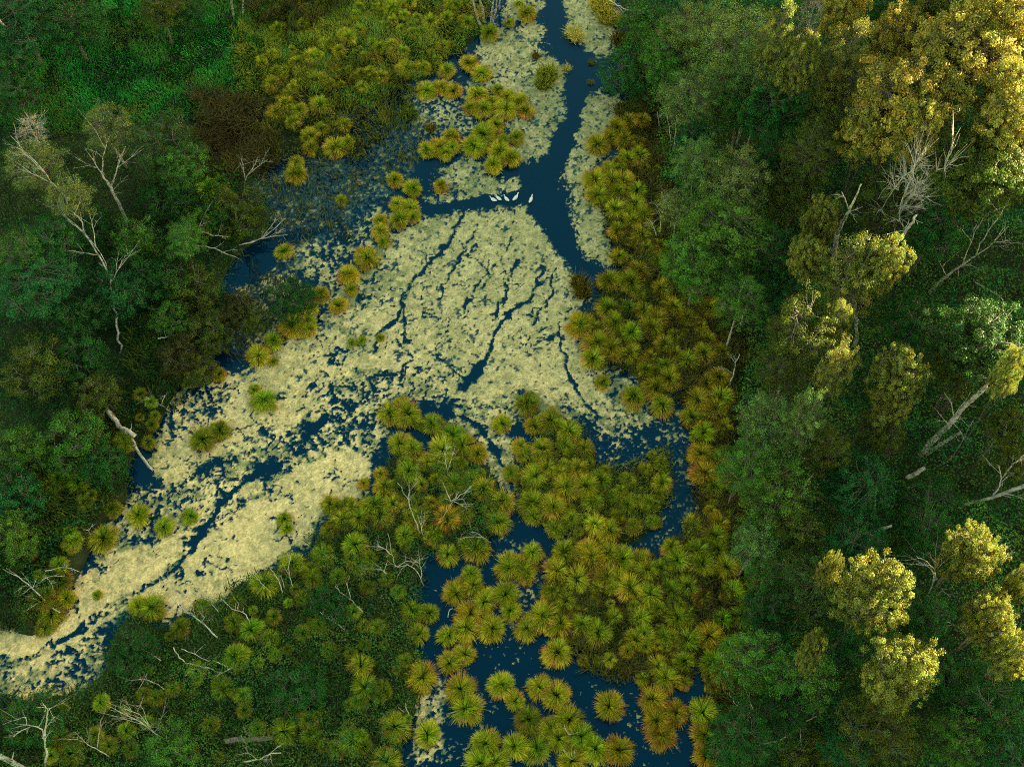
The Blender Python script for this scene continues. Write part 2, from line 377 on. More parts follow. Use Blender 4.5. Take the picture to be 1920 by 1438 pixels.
LOOSE = cv

# ------------------------------------------------------------------ sedge tussocks
def tussock_mesh(seed, n=1500):
    r = np.random.RandomState(seed)
    nt = 70                                                 # tufts of blades that lie together
    taz = r.rand(nt) * 6.283; tq = r.rand(nt) ** .8; tL = .66 + .62 * r.rand(nt); tv = .6 + .85 * r.rand(nt); td = r.normal(0, .16, nt)
    g = r.randint(0, nt, n)
    az = taz[g] + r.normal(0, .2, n)
    q = np.clip(tq[g] + r.normal(0, .10, n), 0, 1)          # 0 = upright heart, 1 = hanging skirt
    el0 = np.radians(88 - 60 * q + r.normal(0, 6, n))
    L = tL[g] * (.85 + .25 * r.rand(n))
    droop = np.radians(66 + 52 * r.rand(n)) * (0.55 + 0.5 * q)
    az2 = az + r.normal(0, .07, n)
    rad = 0.20 * np.sqrt(r.rand(n)) * (.4 + .6 * q)
    x = rad * np.cos(az); y = rad * np.sin(az); z = 0.10 + .12 * (1 - q) + 0 * x
    ns = 5; P = []
    wob = r.normal(0, .12, n)
    for k in range(ns + 1):
        P.append(np.stack([x, y, z], -1))
        s = (k + .5) / ns
        el = el0 - droop * s ** 1.25; a = az2 + wob * s
        st = L / ns
        x = x + np.cos(el) * np.cos(a) * st; y = y + np.cos(el) * np.sin(a) * st; z = z + np.sin(el) * st
    wd = 0.0128 * (0.7 + .6 * r.rand(n))
    side = np.stack([-np.sin(az2), np.cos(az2), r.normal(0, .35, n)], -1)
    V = []; C = []
    dry = np.clip(q * 1.2 + .02 + td[g] + r.normal(0, .18, n), 0, 1.1)
    g0 = np.array([.016, .075, .007]); g1 = np.array([.19, .285, .012]); y1 = np.array([.58, .43, .030]); o1 = np.array([.56, .26, .065])
    brown = (r.rand(nt) < .32)[g] & (q > .5)
    endc = np.where(brown[:, None], o1, y1)
    for k in range(ns + 1):
        s = k / ns
        ww = wd * (1.0, 1.3, 1.3, 1.1, .8, .15)[k]
        V.append(P[k] - side * ww[:, None]); V.append(P[k] + side * ww[:, None])
        t = np.clip(s * 1.6, 0, 1)
        tip = np.clip(np.clip((s - .22) / .5, 0, 1) * dry + .12 * s, 0, 1)[:, None]
        c = (g0 + (g1 - g0) * t)[None] * (1 - tip) + endc * tip
        c = c * (tv[g] * (.72 + .56 * r.rand(n)))[:, None]
        C += [c, c]
    V = np.stack(V, 1).reshape(-1, 3); C = np.stack(C, 1).reshape(-1, 3)
    m = 2 * (ns + 1); b = np.arange(n)[:, None] * m
    Q = np.concatenate([b + np.array([2 * k, 2 * k + 1, 2 * k + 3, 2 * k + 2]) for k in range(ns)])
    return make_mesh('tussock', V, Q, M_GRASS, C)
TUS = [tussock_mesh(100 + k) for k in range(14)]
ORD = ['first', 'second', 'third', 'fourth', 'fifth', 'sixth', 'seventh', 'eighth', 'ninth', 'tenth', 'eleventh', 'twelfth', 'thirteenth', 'fourteenth', 'fifteenth', 'sixteenth']
TC = {'y': (1, 1, 1), 'g': (.62, .95, .9), 'd': (.5, .62, .7), 'b': (1.08, .90, .95), 'w': (1.7, 1.45, 1.6), 'm': (.8, .95, .9)}
TN = {'y': 'ochre', 'g': 'green', 'd': 'dark olive', 'b': 'rusty', 'w': 'golden', 'm': 'olive'}
# zone phrase, axis of counting, colour, scale, points (x, y[, size[, colour]])
TZ = [
 ('in the meadow beside the white birch stems', 'x', 'm', 1.0, [(653, 70), (700, 82), (755, 97), (790, 60), (808, 42), (875, 43), (917, 62, 1.2), (665, 30), (724, 48), (735, 15)]),
 ('by the bank at the head of the channel', 'x', 'y', .95, [(973, 8, .8), (987, 27, 1.1), (955, 42, .7)]),
 ('in the upper sedge bar by the channel', 'x', 'y', 1.0, [(760, 128), (793, 128, 1.1), (837, 134), (880, 118, .9), (902, 138, 1.0)]),
 ('in the lower sedge bar by the channel', 'x', 'y', 1.0, [(800, 168), (826, 163), (852, 170, 1.1)]),
 ('on the big sedge island above the birds', 'x', 'y', 1.05, [(883, 202), (895, 177, 1.1), (907, 204, 1.1), (933, 168), (947, 205, 1.15), (953, 180), (972, 190), (985, 208, 1.1), (925, 190)]),
 ('on the second sedge island above the birds', 'y', 'y', 1.05, [(930, 235), (907, 250, 1.1), (970, 258), (888, 273, 1.1), (922, 268), (937, 284, 1.1), (958, 297), (925, 310, 1.2), (945, 262, .9)]),
 ('just left of the second sedge island', 'x', 'y', 1.05, [(800, 280, .95), (823, 274), (847, 257, 1.2), (835, 287, .9), (849, 276)]),
 ('in the group nearest the white birds', 'x', 'y', 1.1, [(740, 337), (773, 352, 1.15), (827, 350, 1.1)]),
 ('where the side channel ends', 'y', 'y', 1.0, [(745, 383), (768, 388), (750, 411, 1.2), (776, 405), (713, 412), (713, 433), (720, 453, .8)]),
 ('in the upper meadow beyond the left pools', 'x', 'y', .95, [(512, 160, .9), (533, 132, .8), (557, 158, 1.1), (557, 118), (583, 105), (593, 150, 1.1), (515, 78, .9)]),
 ('in the lower meadow beyond the left pools', 'x', 'y', 1.05, [(515, 210), (533, 194), (550, 228, 1.1), (563, 206, 1.1), (583, 255, 1.1), (582, 278, 1.1), (600, 197, 1.1), (604, 243), (628, 277, 1.15), (645, 234), (650, 268)]),
 ('standing in the left pool', 'y', 'y', 1.05, [(555, 306), (553, 327, 1.2), (533, 470, 1.0), (640, 375, .75, 'm')]),
 ('beside the leafy tree above the left pools', 'y', 'g', 1.25, [(410, 342), (390, 358, 1.1), (425, 372, .9, 'd')]),
 ('in the brown topped right bank cluster', 'x', 'b', 1.05, [(1122, 271, 1.15, 'y'), (1145, 256), (1160, 240, 1.1), (1172, 262), (1180, 230), (1203, 226), (1177, 297, 1.1, 'y'), (1200, 293, 1.0, 'y'), (1195, 268)]),
 ('on the right bank opposite the birds', 'y', 'y', 1.1, [(1143, 318), (1117, 337), (1170, 340), (1120, 365, 1.25), (1160, 359), (1157, 392, 1.15), (1190, 385), (1207, 405), (1150, 338), (1195, 355, 1, 'm')]),
 ('on the right bank where the channel narrows', 'y', 'y', 1.1, [(1187, 415), (1157, 434, 1.15), (1200, 442), (1213, 464), (1160, 480, 1.15), (1142, 529, 1.15), (1197, 511), (1233, 488), (1222, 436, 1, 'm'), (1238, 462, 1, 'm')]),
 ('along the top of the right sedge bank', 'x', 'm', 1.15, [(1197, 550), (1240, 541), (1263, 527), (1300, 560), (1177, 577), (1207, 583), (1140, 577, 1.1), (1233, 597), (1263, 577), (1330, 578), (1222, 612), (1290, 593), (1180, 530)]),
 ('at the left nose of the right sedge bank', 'y', 'b', 1.1, [(1087, 607), (1113, 615), (1150, 605, 1, 'y'), (1160, 630, 1, 'y'), (1117, 643, 1.05), (1147, 655, 1, 'y'), (1113, 670, 1.15, 'y'), (1180, 665, 1.1, 'y'), (1185, 625, 1, 'm')]),
 ('in the middle of the right sedge bank', 'y', 'y', 1.1, [(1267, 630), (1313, 613), (1330, 637), (1267, 667), (1220, 668), (1290, 677), (1210, 695, 1.1), (1250, 687), (1257, 710), (1227, 727), (1353, 660), (1245, 645), (1320, 665)]),
 ('on the lower edge of the right sedge bank', 'x', 'y', 1.1, [(1130, 716, .85), (1187, 747, 1.15), (1243, 763, 1.15)]),
 ('in the strip along the dark right channel', 'y', 'm', 1.15, [(1327, 720), (1347, 708), (1310, 750), (1340, 767), (1297, 782, 1.1, 'y'), (1323, 812, 1.1), (1315, 850, 1.2), (1320, 888, 1.2), (1340, 915, 1.1), (1355, 880), (1355, 800), (1352, 745)]),
 ('in the clump at the foot of the duckweed', 'x', 'y', 1.1, [(732, 775, 1.15), (763, 775, 1.25), (755, 758), (790, 795, .8, 'd'), (812, 795, .95, 'm')]),
 ('on the middle island with dead snags', 'y', 'm', 1.15, [(750, 830, 1, 'y'), (773, 842, .9, 'y'), (847, 815, 1.2, 'g'), (870, 833, 1.2), (827, 842, 1.1, 'y'), (897, 850, 1.1, 'b'), (823, 880, 1.1, 'g'), (767, 885, 1.1), (850, 907), (882, 902), (907, 920, 1.1, 'y'), (940, 943, 1.15, 'y'), (860, 870), (800, 865, 1, 'b')]),
 ('at the ragged end of the middle island', 'x', 'y', 1.15, [(607, 1038, 1.1, 'm'), (620, 945, 1.1), (640, 975), (660, 955, .9), (720, 915, 1.2), (737, 945, 1.1), (673, 972, 1, 'm'), (700, 950, 1, 'm'), (580, 1071, 1.1, 'm'), (667, 1021, 1.1, 'm'), (677, 1058, 1, 'g')]),
 ('below the dead snags on the middle island', 'x', 'm', 1.15, [(717, 967), (760, 1003, 1.2), (790, 965), (813, 1005, 1), (840, 1037, 1.1), (872, 965), (893, 1031, 1.15, 'y'), (935, 977, 1.25, 'y'), (883, 1078, .9), (835, 975, 1, 'b')]),
 ('around the upper edge of the right island', 'x', 'y', 1.1, [(940, 793, .9, 'y'), (987, 757, 1.3, 'd'), (1000, 797, 1.0), (1030, 788), (975, 838, 1.0), (1017, 843), (1060, 835, 1, 'm'), (1095, 840, 1.1, 'm'), (1065, 810, 1, 'm')]),
 ('on the crown of the right island', 'x', 'y', 1.1, [(960, 887, .8), (1003, 890, 1.1), (1023, 877, 1.15), (1050, 888), (1060, 915), (1097, 912, 1.2), (1125, 900, 1, 'm'), (1085, 880, 1, 'b')]),
 ('on the leafy far end of the right island', 'x', 'm', 1.0, [(1150, 928, .8), (1182, 902, .8, 'y'), (1212, 878, .85, 'y'), (1238, 868, .8), (1242, 908, .9, 'y'), (1212, 942, .9), (1188, 985, .9), (1158, 968, .8, 'y'), (1222, 975, .8), (1175, 945, .8)]),
 ('on the lower shore of the right island', 'x', 'y', 1.1, [(997, 945, 1.15), (1000, 965, .8), (1037, 950), (1070, 970, .9), (1040, 990), (1117, 985, .9, 'w'), (1140, 996, 1), (1070, 1022, .8), (1110, 940, 1, 'm')]),
 ('on the small islet in the dark water', 'x', 'y', 1.1, [(955, 1060, 1.1), (980, 1062, 1.15), (1000, 1036, .9), (988, 1078, .8)]),
 ('in the group left of the islet channel', 'y', 'y', 1.15, [(853, 1108, 1.15), (887, 1098, .9), (945, 1113, 1.15), (908, 1125), (960, 1145, .9), (920, 1176, 1.2), (873, 1178, 1.1), (840, 1190), (880, 1150, .9, 'b')]),
 ('in the chain beside the dark pool', 'y', 'y', 1.15, [(870, 1226), (843, 1240, 1.1), (863, 1288, 1.2), (878, 1328, 1.1), (912, 1391, .95)]),
 ('in the dark scrub beside the dark pool', 'y', 'm', 1.1, [(773, 1148), (803, 1150, 1.05), (783, 1188), (707, 1178), (677, 1248), (683, 1285, 1.25), (790, 1268, 1.15, 'y'), (740, 1361, 1.2), (800, 1375, 1.1), (660, 1391, 1.3, 'g'), (727, 1428, 1.2), (633, 1405, .9)]),
 ('on the islands within the dark pool', 'x', 'y', 1.15, [(940, 1286, 1.15), (967, 1312, .95), (1012, 1288, 1.1), (1042, 1302, 1.35), (990, 1351, 1.1, 'd'), (1030, 1365), (1067, 1351, 1.05)]),
 ('along the bottom edge of the dark pool', 'x', 'm', 1.15, [(900, 1431, 1), (927, 1431, 1), (970, 1398, 1.1, 'y'), (1007, 1405, 1.25, 'g'), (1048, 1385), (1087, 1381, 1.25), (1117, 1405, 1.2), (1157, 1408, 1.05, 'y'), (1073, 1425, 1, 'y')]),
 ('on the near corner of the large lower island', 'y', 'y', 1.15, [(1060, 1040), (1043, 1071, 1.25), (1083, 1085, 1.15), (1033, 1108, 1.05), (1063, 1128), (1017, 1155, 1.15), (990, 1178, 1.0), (1053, 1171, 1.25), (1093, 1170), (1043, 1225, 1.3, 'y'), (1120, 1188, 1, 'm')]),
 ('along the upper rim of the large lower island', 'x', 'y', 1.15, [(1100, 1032), (1113, 1045, 1.15), (1140, 1042), (1137, 1078, 1.1), (1120, 1100, .9, 'b'), (1167, 1045), (1200, 1050), (1163, 1088), (1177, 1101, 1.1), (1213, 1071), (1243, 1066, 1.1, 'm'), (1257, 1101, 1.1, 'm'), (1220, 1115)]),
 ('in the far half of the large lower island', 'y', 'y', 1.15, [(1153, 1155, .9), (1200, 1155, 1.15), (1267, 1158, 1.1, 'm'), (1190, 1201, 1.1), (1210, 1188), (1247, 1195, 1, 'm'), (1233, 1248, 1.15), (1250, 1271, .95), (1227, 1311, 1.2), (1143, 1321, 1.1), (1233, 1353, 1.1), (1240, 1378, .9, 'b'), (1270, 1338)]),
 ('at the top of the lower right shore', 'y', 'm', 1.15, [(1302, 985, 1, 'y'), (1350, 978), (1260, 1028, 1.1, 'y'), (1272, 1048, 1, 'y'), (1307, 1035), (1340, 1005), (1317, 1055), (1343, 1031), (1363, 1061), (1287, 1098), (1317, 1121, 1.1), (1377, 1108)]),
 ('at the foot of the lower right shore', 'y', 'm', 1.2, [(1353, 1161, 1.2, 'g'), (1287, 1155), (1393, 1155, .9, 'd'), (1293, 1198), (1330, 1188, 1, 'y'), (1370, 1211), (1283, 1241), (1337, 1243, 1.25), (1352, 1265, 1, 'b'), (1320, 1335, 1.15, 'y'), (1320, 1378, 1.1, 'y'), (1323, 1421), (1403, 1185, 1, 'd')]),
 ('in the line across the upper duckweed', 'y', 'y', 1.05, [(687, 482, 1.15), (653, 517, 1.0), (660, 543, .95), (600, 551, 1.1), (635, 573, 1), (583, 576, .9)]),
 ('along the left edge of the duckweed', 'y', 'y', 1.05, [(572, 600), (550, 610, 1.25), (577, 618), (513, 640, .95, 'm'), (485, 666, 1.1), (513, 678, .75), (493, 752, 1.15, 'g'), (410, 702, 1.0, 'b'), (478, 730, .7, 'm')]),
 ('in mid duckweed by the forked crack', 'x', 'm', .62, [(660, 642), (678, 637, 1.1), (713, 633)]),
 ('on the dark bank below the silver trunk', 'x', 'g', 1.15, [(90, 933, .9, 'd'), (97, 908, 1, 'd'), (147, 901, 1.2), (230, 830, 1.0), (50, 1015, 1, 'd'), (193, 1011, 1.1, 'm'), (213, 953, .9, 'd'), (260, 966, 1.1, 'm'), (307, 988, .8), (355, 968, 1), (413, 805, 1, 'd'), (380, 822, 1.1, 'd')]),
 ('on the islet beside the lower duckweed', 'y', 'd', 1.15, [(113, 1088), (77, 1125, 1, 'd'), (123, 1120, 1.1, 'm'), (97, 1148, 1.1), (83, 1175)]),
 ('poking up through the pale lower duckweed', 'x', 'm', 1.0, [(183, 1115, .6), (260, 1135, 1.0), (285, 1140, 1.1), (377, 1135, 1.0), (443, 1127, 1.0), (533, 975, .95), (537, 990, .9)]),
 ('in the dark scrub below the pale duckweed', 'x', 'g', 1.15, [(473, 1178, 1.2), (507, 1198, 1), (447, 1230, 1), (353, 1287, 1, 'd'), (497, 1098, 1.1, 'm'), (547, 1058, 1.1, 'm'), (567, 1118, 1, 'm'), (617, 1218, .9), (530, 1368, 1.25), (583, 1378, 1.1), (133, 1411, 1.2, 'd'), (420, 1290, .9, 'd'), (600, 1170, 1, 'd')]),
]
rt = random.Random(5)
n_t = 0
MASS = ('in the meadow beside the white birch stems', 'in the upper meadow beyond the left pools', 'in the lower meadow beyond the left pools', 'on the leafy far end of the right island',
        'in the middle of the right sedge bank', 'along the top of the right sedge bank', 'in the brown topped right bank cluster')   # run together too closely to count
mV, mQ, mC, mN = [], [], [], 0
for phrase, axs, colk, sc, pts in TZ:
    order = sorted(pts, key=lambda p: p[0] if axs == 'x' else p[1])
    for k, p in enumerate(order):
        x, y = p[0], p[1]; size = p[2] if len(p) > 2 else 1.0; ck = p[3] if len(p) > 3 else colk
        R = (1.0 if x > 1060 or (x > 780 and y > 900) else .89) * sc * size * (0.74 + .44 * rt.random()) * (1.0 if y > 300 else 1.06)
        R = min(R, 1.22)
        X, Y, Z = ground_pt(x, y, 0.42 * R)
        tm_ = TUS[rt.randrange(14)]
        o = bpy.data.objects.new('sedge_tussock', tm_)
        o.location = (X, Y, Z - 0.03); o.rotation_euler = (rt.uniform(-.24, .24), rt.uniform(-.24, .24), rt.uniform(0, 6.28))
        o.scale = (R * rt.uniform(.86, 1.14), R, R * rt.uniform(.8, 1.15))
        if ck in 'ym' and x > 1050 and y > 480 and rt.random() < .28: ck = 'b'
        c = TC[ck]; v = rt.uniform(.82, 1.15); h = rt.uniform(-.10, .10)
        o.color = (c[0] * v * (1 + h), c[1] * v * (1 - .4 * h), c[2] * v, 1)
        if phrase in MASS:
            nv = len(tm_.vertices); co = np.empty(nv * 3, np.float32); tm_.vertices.foreach_get('co', co)
            cc_ = np.empty(nv * 4, np.float32); tm_.attributes['col'].data.foreach_get('color', cc_)
            vi = np.empty(len(tm_.loops), np.int32); tm_.loops.foreach_get('vertex_index', vi)
            M = np.array(o.matrix_basis); oc = np.array(o.color)[:3]
            mV.append(co.reshape(-1, 3) @ M[:3, :3].T + M[:3, 3]); mQ.append(vi.reshape(-1, 4) + mN); mC.append(cc_.reshape(-1, 4)[:, :3] * oc); mN += nv
            bpy.data.objects.remove(o); continue
        COL.objects.link(o)
        if axs == 'x': place = 'leftmost' if k == 0 else 'rightmost' if k == len(order) - 1 else ORD[k] + ' from the left'
        else: place = 'topmost' if k == 0 else 'lowest' if k == len(order) - 1 else ORD[k] + ' from the top'
        tag(o, '%s tussock, %s %s' % (TN[ck], place, phrase), 'sedge tussock', 'sedge tussocks ' + phrase)
        n_t += 1

# ------------------------------------------------------------------ loose reed clumps with stiff upright leaves
def reed_mesh(seed, n=300):
    r = np.random.RandomState(seed)
    az = r.rand(n) * 6.283; rad = np.sqrt(r.rand(n)); L = .55 + .5 * r.rand(n)
    x = rad * np.cos(az) * .8; y = rad * np.sin(az) * .8; z = 0 * x
    lean = r.normal(0, .32, (n, 2)) + .18 * np.stack([np.cos(az), np.sin(az)], -1) * rad[:, None]
    side = unit(np.stack([r.normal(size=n), r.normal(size=n), 0 * az], -1))
    V = []; C = []
    for k in range(4):
        s = k / 3
        P = np.stack([x + lean[:, 0] * L * (s + .5 * s * s), y + lean[:, 1] * L * (s + .5 * s * s), L * s * (1 - .25 * s)], -1)
        ww = .035 * (1, 1.1, .8, .1)[k]
        V += [P - side * ww, P + side * ww]
        c = np.array([.05, .07, .008]) * (1 - s) + np.array([.2, .17, .03]) * s
        c = c[None] * (.7 + .6 * r.rand(n))[:, None]; C += [c, c]
    V = np.stack(V, 1).reshape(-1, 3); C = np.stack(C, 1).reshape(-1, 3)
    b = np.arange(n)[:, None] * 8
    return make_mesh('reed', V, np.concatenate([b + np.array([2 * k, 2 * k + 1, 2 * k + 3, 2 * k + 2]) for k in range(3)]), M_GRASS, C)
REED = [reed_mesh(50 + k) for k in range(3)]
for x, y, R, c, lab in [
    (1026, 138, 1.25, (1.7, 2.0, .9), 'yellow green reed clump standing in the upper channel, larger of the two'),
    (1018, 157, .9, (1.6, 1.8, .9), 'small yellow green reed clump touching the larger one in the upper channel'),
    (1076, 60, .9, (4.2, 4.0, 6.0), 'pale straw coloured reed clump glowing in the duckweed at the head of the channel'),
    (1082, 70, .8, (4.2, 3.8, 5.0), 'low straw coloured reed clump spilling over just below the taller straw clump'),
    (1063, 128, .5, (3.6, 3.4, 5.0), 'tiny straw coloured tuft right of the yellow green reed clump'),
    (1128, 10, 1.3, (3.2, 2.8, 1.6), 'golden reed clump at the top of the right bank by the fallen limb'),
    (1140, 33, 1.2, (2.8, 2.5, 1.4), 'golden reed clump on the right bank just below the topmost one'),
    (1166, 74, 1.3, (1.1, .9, .6), 'ochre reed clump under the hazy green bush on the right bank'),
    (807, 240, .6, (1.2, 1.1, .8), 'small yellow tuft in the duckweed above the second sedge island'),
    (768, 214, .9, (.7, 1.2, .6), 'bright green reed tuft on the dark water left of the sedge islands'),
    (1109, 117, .4, (1.0, 1.1, .6), 'tiny reed tuft alone in the blue open water of the upper channel'),
    (1107, 155, .35, (1.2, 1.1, .9), 'tiny floating tuft beside the grey twigs hanging over the channel'),
    (1005, 105, .45, (.9, .8, .7), 'small brown tuft in the duckweed left of the upper channel'),
    (1092, 545, 1.0, (1.0, .8, .6), 'brown reed tuft at the very tip of the open channel'),
    (1085, 528, .9, (1.0, .85, .6), 'brown reed tuft just above the tip of the open channel')]:
    X, Y, Z = ground_pt(x, y, .4 * R)
    o = obj('reed_clump', REED[rt.randrange(3)], loc=(X, Y, Z - .03)); o.scale = (R, R, R * 1.15); o.rotation_euler = (0, 0, rt.uniform(0, 6))
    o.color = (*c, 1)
    tag(o, lab, 'reed clump', 'reed clumps in the water')

# ------------------------------------------------------------------ low plant cover (uncountable): leaves and grass spread over the land
def scatter_pts(poly, dens, rng, feather=10, wob=24):
    m = np.clip(blur(poly_mask(poly), feather), 0, 1)
    p = np.array(poly, float); p[:, 0] = np.clip(p[:, 0], -290, 2230); p[:, 1] = np.clip(p[:, 1], -135, 1634)
    wx, wy, _ = at(p[:, 0], p[:, 1], 0)
    lo = (wx.min() - 2, wy.min() - 2); hi = (wx.max() + 2, wy.max() + 2)
    n = int((hi[0] - lo[0]) * (hi[1] - lo[1]) * dens)
    X = lo[0] + rng.rand(n) * (hi[0] - lo[0]); Y = lo[1] + rng.rand(n) * (hi[1] - lo[1])
    px, py = px_of(X, Y)
    a = (vn(X, Y, 1.6, 71) - .5) * wob; b = (vn(X, Y, 1.6, 75) - .5) * wob
    ok = (rng.rand(n) < (samp(m, px + a, py + b) - .25) * 1.6) & (px > -292) & (px < 2232) & (py > -136) & (py < 1636)
    return X[ok], Y[ok]
# the small tussocks that fill the gaps between the big ones
FILL = [(L_ISB, 75, 'yymb', .42, .72), (L_ISL, 45, 'yymm', .40, .66), ([(620, 950), (730, 870), (900, 870), (965, 960), (880, 1045), (700, 1060), (600, 1080)], 55, 'ymmb', .45, .75),
        ([(1150, 230), (1240, 240), (1250, 420), (1330, 560), (1400, 660), (1380, 780), (1290, 760), (1120, 660), (1165, 500), (1130, 350)], 60, 'yymb', .4, .65),
        ([(1310, 780), (1385, 780), (1390, 960), (1425, 1230), (1400, 1430), (1350, 1430), (1310, 1200), (1270, 1040), (1315, 930)], 55, 'ymmb', .4, .65),
        ([(200, 1240), (330, 1180), (560, 1060), (640, 1060), (790, 1100), (800, 1280), (740, 1430), (0, 1430), (0, 1345), (180, 1300)], 85, 'gddd', .4, .8),
        ([(560, 0), (900, 0), (860, 100), (760, 150), (660, 190), (520, 190), (480, 110)], 90, 'yymm', .4, .8),
        ([(60, 900), (250, 760), (400, 640), (400, 700), (250, 860), (170, 1000), (100, 1130), (0, 1150), (0, 980)], 40, 'dgd', .4, .8)]
for poly, n, cks, r0, r1 in FILL:
    X, Y = scatter_pts(poly, 6.0, np.random.RandomState(n), 6, 10)
    for i in np.random.RandomState(n + 1).permutation(len(X))[:n]:
        tm_ = TUS[rt.randrange(14)]; R = rt.uniform(r0, r1); a = rt.uniform(0, 6.28); ca, sa = math.cos(a) * R, math.sin(a) * R
        nv = len(tm_.vertices); co = np.empty(nv * 3, np.float32); tm_.vertices.foreach_get('co', co); co = co.reshape(-1, 3)
        cc_ = np.empty(nv * 4, np.float32); tm_.attributes['col'].data.foreach_get('color', cc_)
        vi = np.empty(len(tm_.loops), np.int32); tm_.loops.foreach_get('vertex_index', vi)
        z0 = max(float(terrain(X[i], Y[i])), 0) + (.35 if 'g' in cks else .1)
        mV.append(np.stack([co[:, 0] * ca - co[:, 1] * sa + X[i], co[:, 0] * sa + co[:, 1] * ca + Y[i], co[:, 2] * R * rt.uniform(.8, 1.2) + z0], -1))
        ck = TC[rt.choice(cks)]; v = rt.uniform(.75, 1.15); mC.append(cc_.reshape(-1, 4)[:, :3] * (np.array(ck) * v)); mQ.append(vi.reshape(-1, 4) + mN); mN += nv
tag(obj('sedge_tussock_mass', make_mesh('sedge_tussock_mass', np.concatenate(mV), np.concatenate(mQ), M_GRASS, np.concatenate(mC))), kind='stuff')

def leaf_cover(name, poly, dens, size, hmax, cols, seed, lump=2.4, feather=10, floor=.15, wob=24, pw=1.6):
    r = np.random.RandomState(seed)
    X, Y = scatter_pts(poly, dens, r, feather, wob)
    Z0 = np.maximum(terrain(X, Y), 0.0)
    hn = fbm(X, Y, lump, seed, 3)
    h = hmax * (floor + (1 - floor) * np.clip((hn - .25) / .5, 0, 1) ** pw)
    e = .25
    gx = (fbm(X + e, Y, lump, seed, 3) - hn) / e * hmax; gy = (fbm(X, Y + e, lump, seed, 3) - hn) / e * hmax
    q = 1 - r.rand(len(X)) ** 2.2 * .75
    P = np.stack([X, Y, Z0 + h * q + .04], -1)
    N = unit(np.stack([-gx * .5, -gy * .5, 1 + 0 * gx], -1)) + r.normal(0, .55, (len(X), 3))
    V, Q = leaves(P, N, size * (.6 + .8 * r.rand(len(X))), r, .62)
    cols = np.array(cols); k = len(cols)
    t = np.clip(fbm(X, Y, 5.5, seed + 9, 3) * 1.9 - .45 + r.normal(0, .12, len(X)), 0, .999) * (k - 1)
    i = t.astype(int); f = (t - i)[:, None]
    c = cols[i] * (1 - f) + cols[np.minimum(i + 1, k - 1)] * f
    c = c * (.65 + .7 * r.rand(len(X)))[:, None] * (.75 + .5 * vn(X, Y, .7, seed + 3))[:, None]
    return tag(obj(name, make_mesh(name, V, Q, M_LEAF, np.repeat(c, 4, 0))), kind='stuff')
def grass_cover(name, poly, dens, length, width, cols, seed, lump=1.8, lean=.5, feather=10, wob=24, rise=.5):
    r = np.random.RandomState(seed)
    X, Y = scatter_pts(poly, dens, r, feather, wob)
    n = len(X); Z0 = np.maximum(terrain(X, Y), 0.0)
    hn = np.clip((fbm(X, Y, lump, seed, 3) - .25) / .5, 0, 1)
    ang = fbm(X, Y, 3.0, seed + 5, 2) * 12 + r.normal(0, .9, n)
    L = length * (.55 + .6 * hn + .3 * r.rand(n)); ln = lean * (.5 + r.rand(n))
    dx = np.cos(ang) * ln; dy = np.sin(ang) * ln
    side = np.stack([-np.sin(ang), np.cos(ang), r.normal(0, .3, n)], -1)
    cols = np.array(cols); k = len(cols)
    t = np.clip(fbm(X, Y, 4.5, seed + 9, 3) * 1.9 - .45 + r.normal(0, .15, n), 0, .999) * (k - 1)
    i = t.astype(int); f = (t - i)[:, None]
    c0 = (cols[i] * (1 - f) + cols[np.minimum(i + 1, k - 1)] * f) * (.65 + .7 * r.rand(n))[:, None]
    V = []; C = []
    for k3 in range(3):
        s = k3 / 2
        P = np.stack([X + dx * L * s * (.5 + .6 * s), Y + dy * L * s * (.5 + .6 * s), Z0 + rise * hn * length * .6 + L * s * (1 - .35 * s * ln)], -1)
        ww = (width * (1, .9, .2)[k3])
        V += [P - side * ww, P + side * ww]; cc = c0 * (.8 + .3 * s); C += [cc, cc]
    V = np.stack(V, 1).reshape(-1, 3); C = np.stack(C, 1).reshape(-1, 3)
    b = np.arange(n)[:, None] * 6
    Q = np.concatenate([b + np.array([0, 1, 3, 2]), b + np.array([2, 3, 5, 4])])
    return tag(obj(name, make_mesh(name, V, Q, M_GRASS, C)), kind='stuff')

GREEN, TEAL, OLIVE, DARK, YEL, BROWN = (.034, .135, .018), (.009, .08, .028), (.08, .115, .013), (.014, .055, .014), (.19, .19, .018), (.075, .066, .02)
BRIGHT = (.018, .17, .022)
grass_cover('meadow_grass', [(-420, -120), (560, -120), (560, 90), (480, 190), (380, 230), (200, 260), (-420, 260)], 60, .42, .045, [(.012, .13, .035), (.03, .21, .04), (.03, .29, .04), (.045, .22, .028), (.10, .19, .028)], 11)
grass_cover('tall_sedge_grass', [(480, -120), (960, -120), (905, 62), (850, 115), (760, 160), (690, 205), (650, 200), (560, 160), (470, 200), (430, 120)], 75, .6, .04, [(.12, .21, .03), (.21, .25, .024), (.29, .28, .028), (.06, .25, .04), (.31, .24, .03)], 12)
grass_cover('sedge_fringe', [(470, 130), (640, 120), (780, 140), (770, 210), (680, 300), (560, 300), (490, 320), (470, 240)], 26, .75, .045, [(.04, .06, .014), YEL, (.08, .09, .014), OLIVE], 13)
grass_cover('brown_reed_bed', [(372, 185), (470, 195), (520, 260), (505, 320), (430, 350), (372, 330)], 55, 1.1, .045, [(.05, .035, .010), BROWN, (.07, .055, .012), (.045, .04, .01)], 14, lump=1.2, lean=.9)
grass_cover('brown_reed_bed', [(420, -100), (640, -100), (640, 35), (560, 75), (470, 50)], 45, 1.1, .045, [(.06, .04, .012), BROWN, OLIVE], 15, lump=1.2)
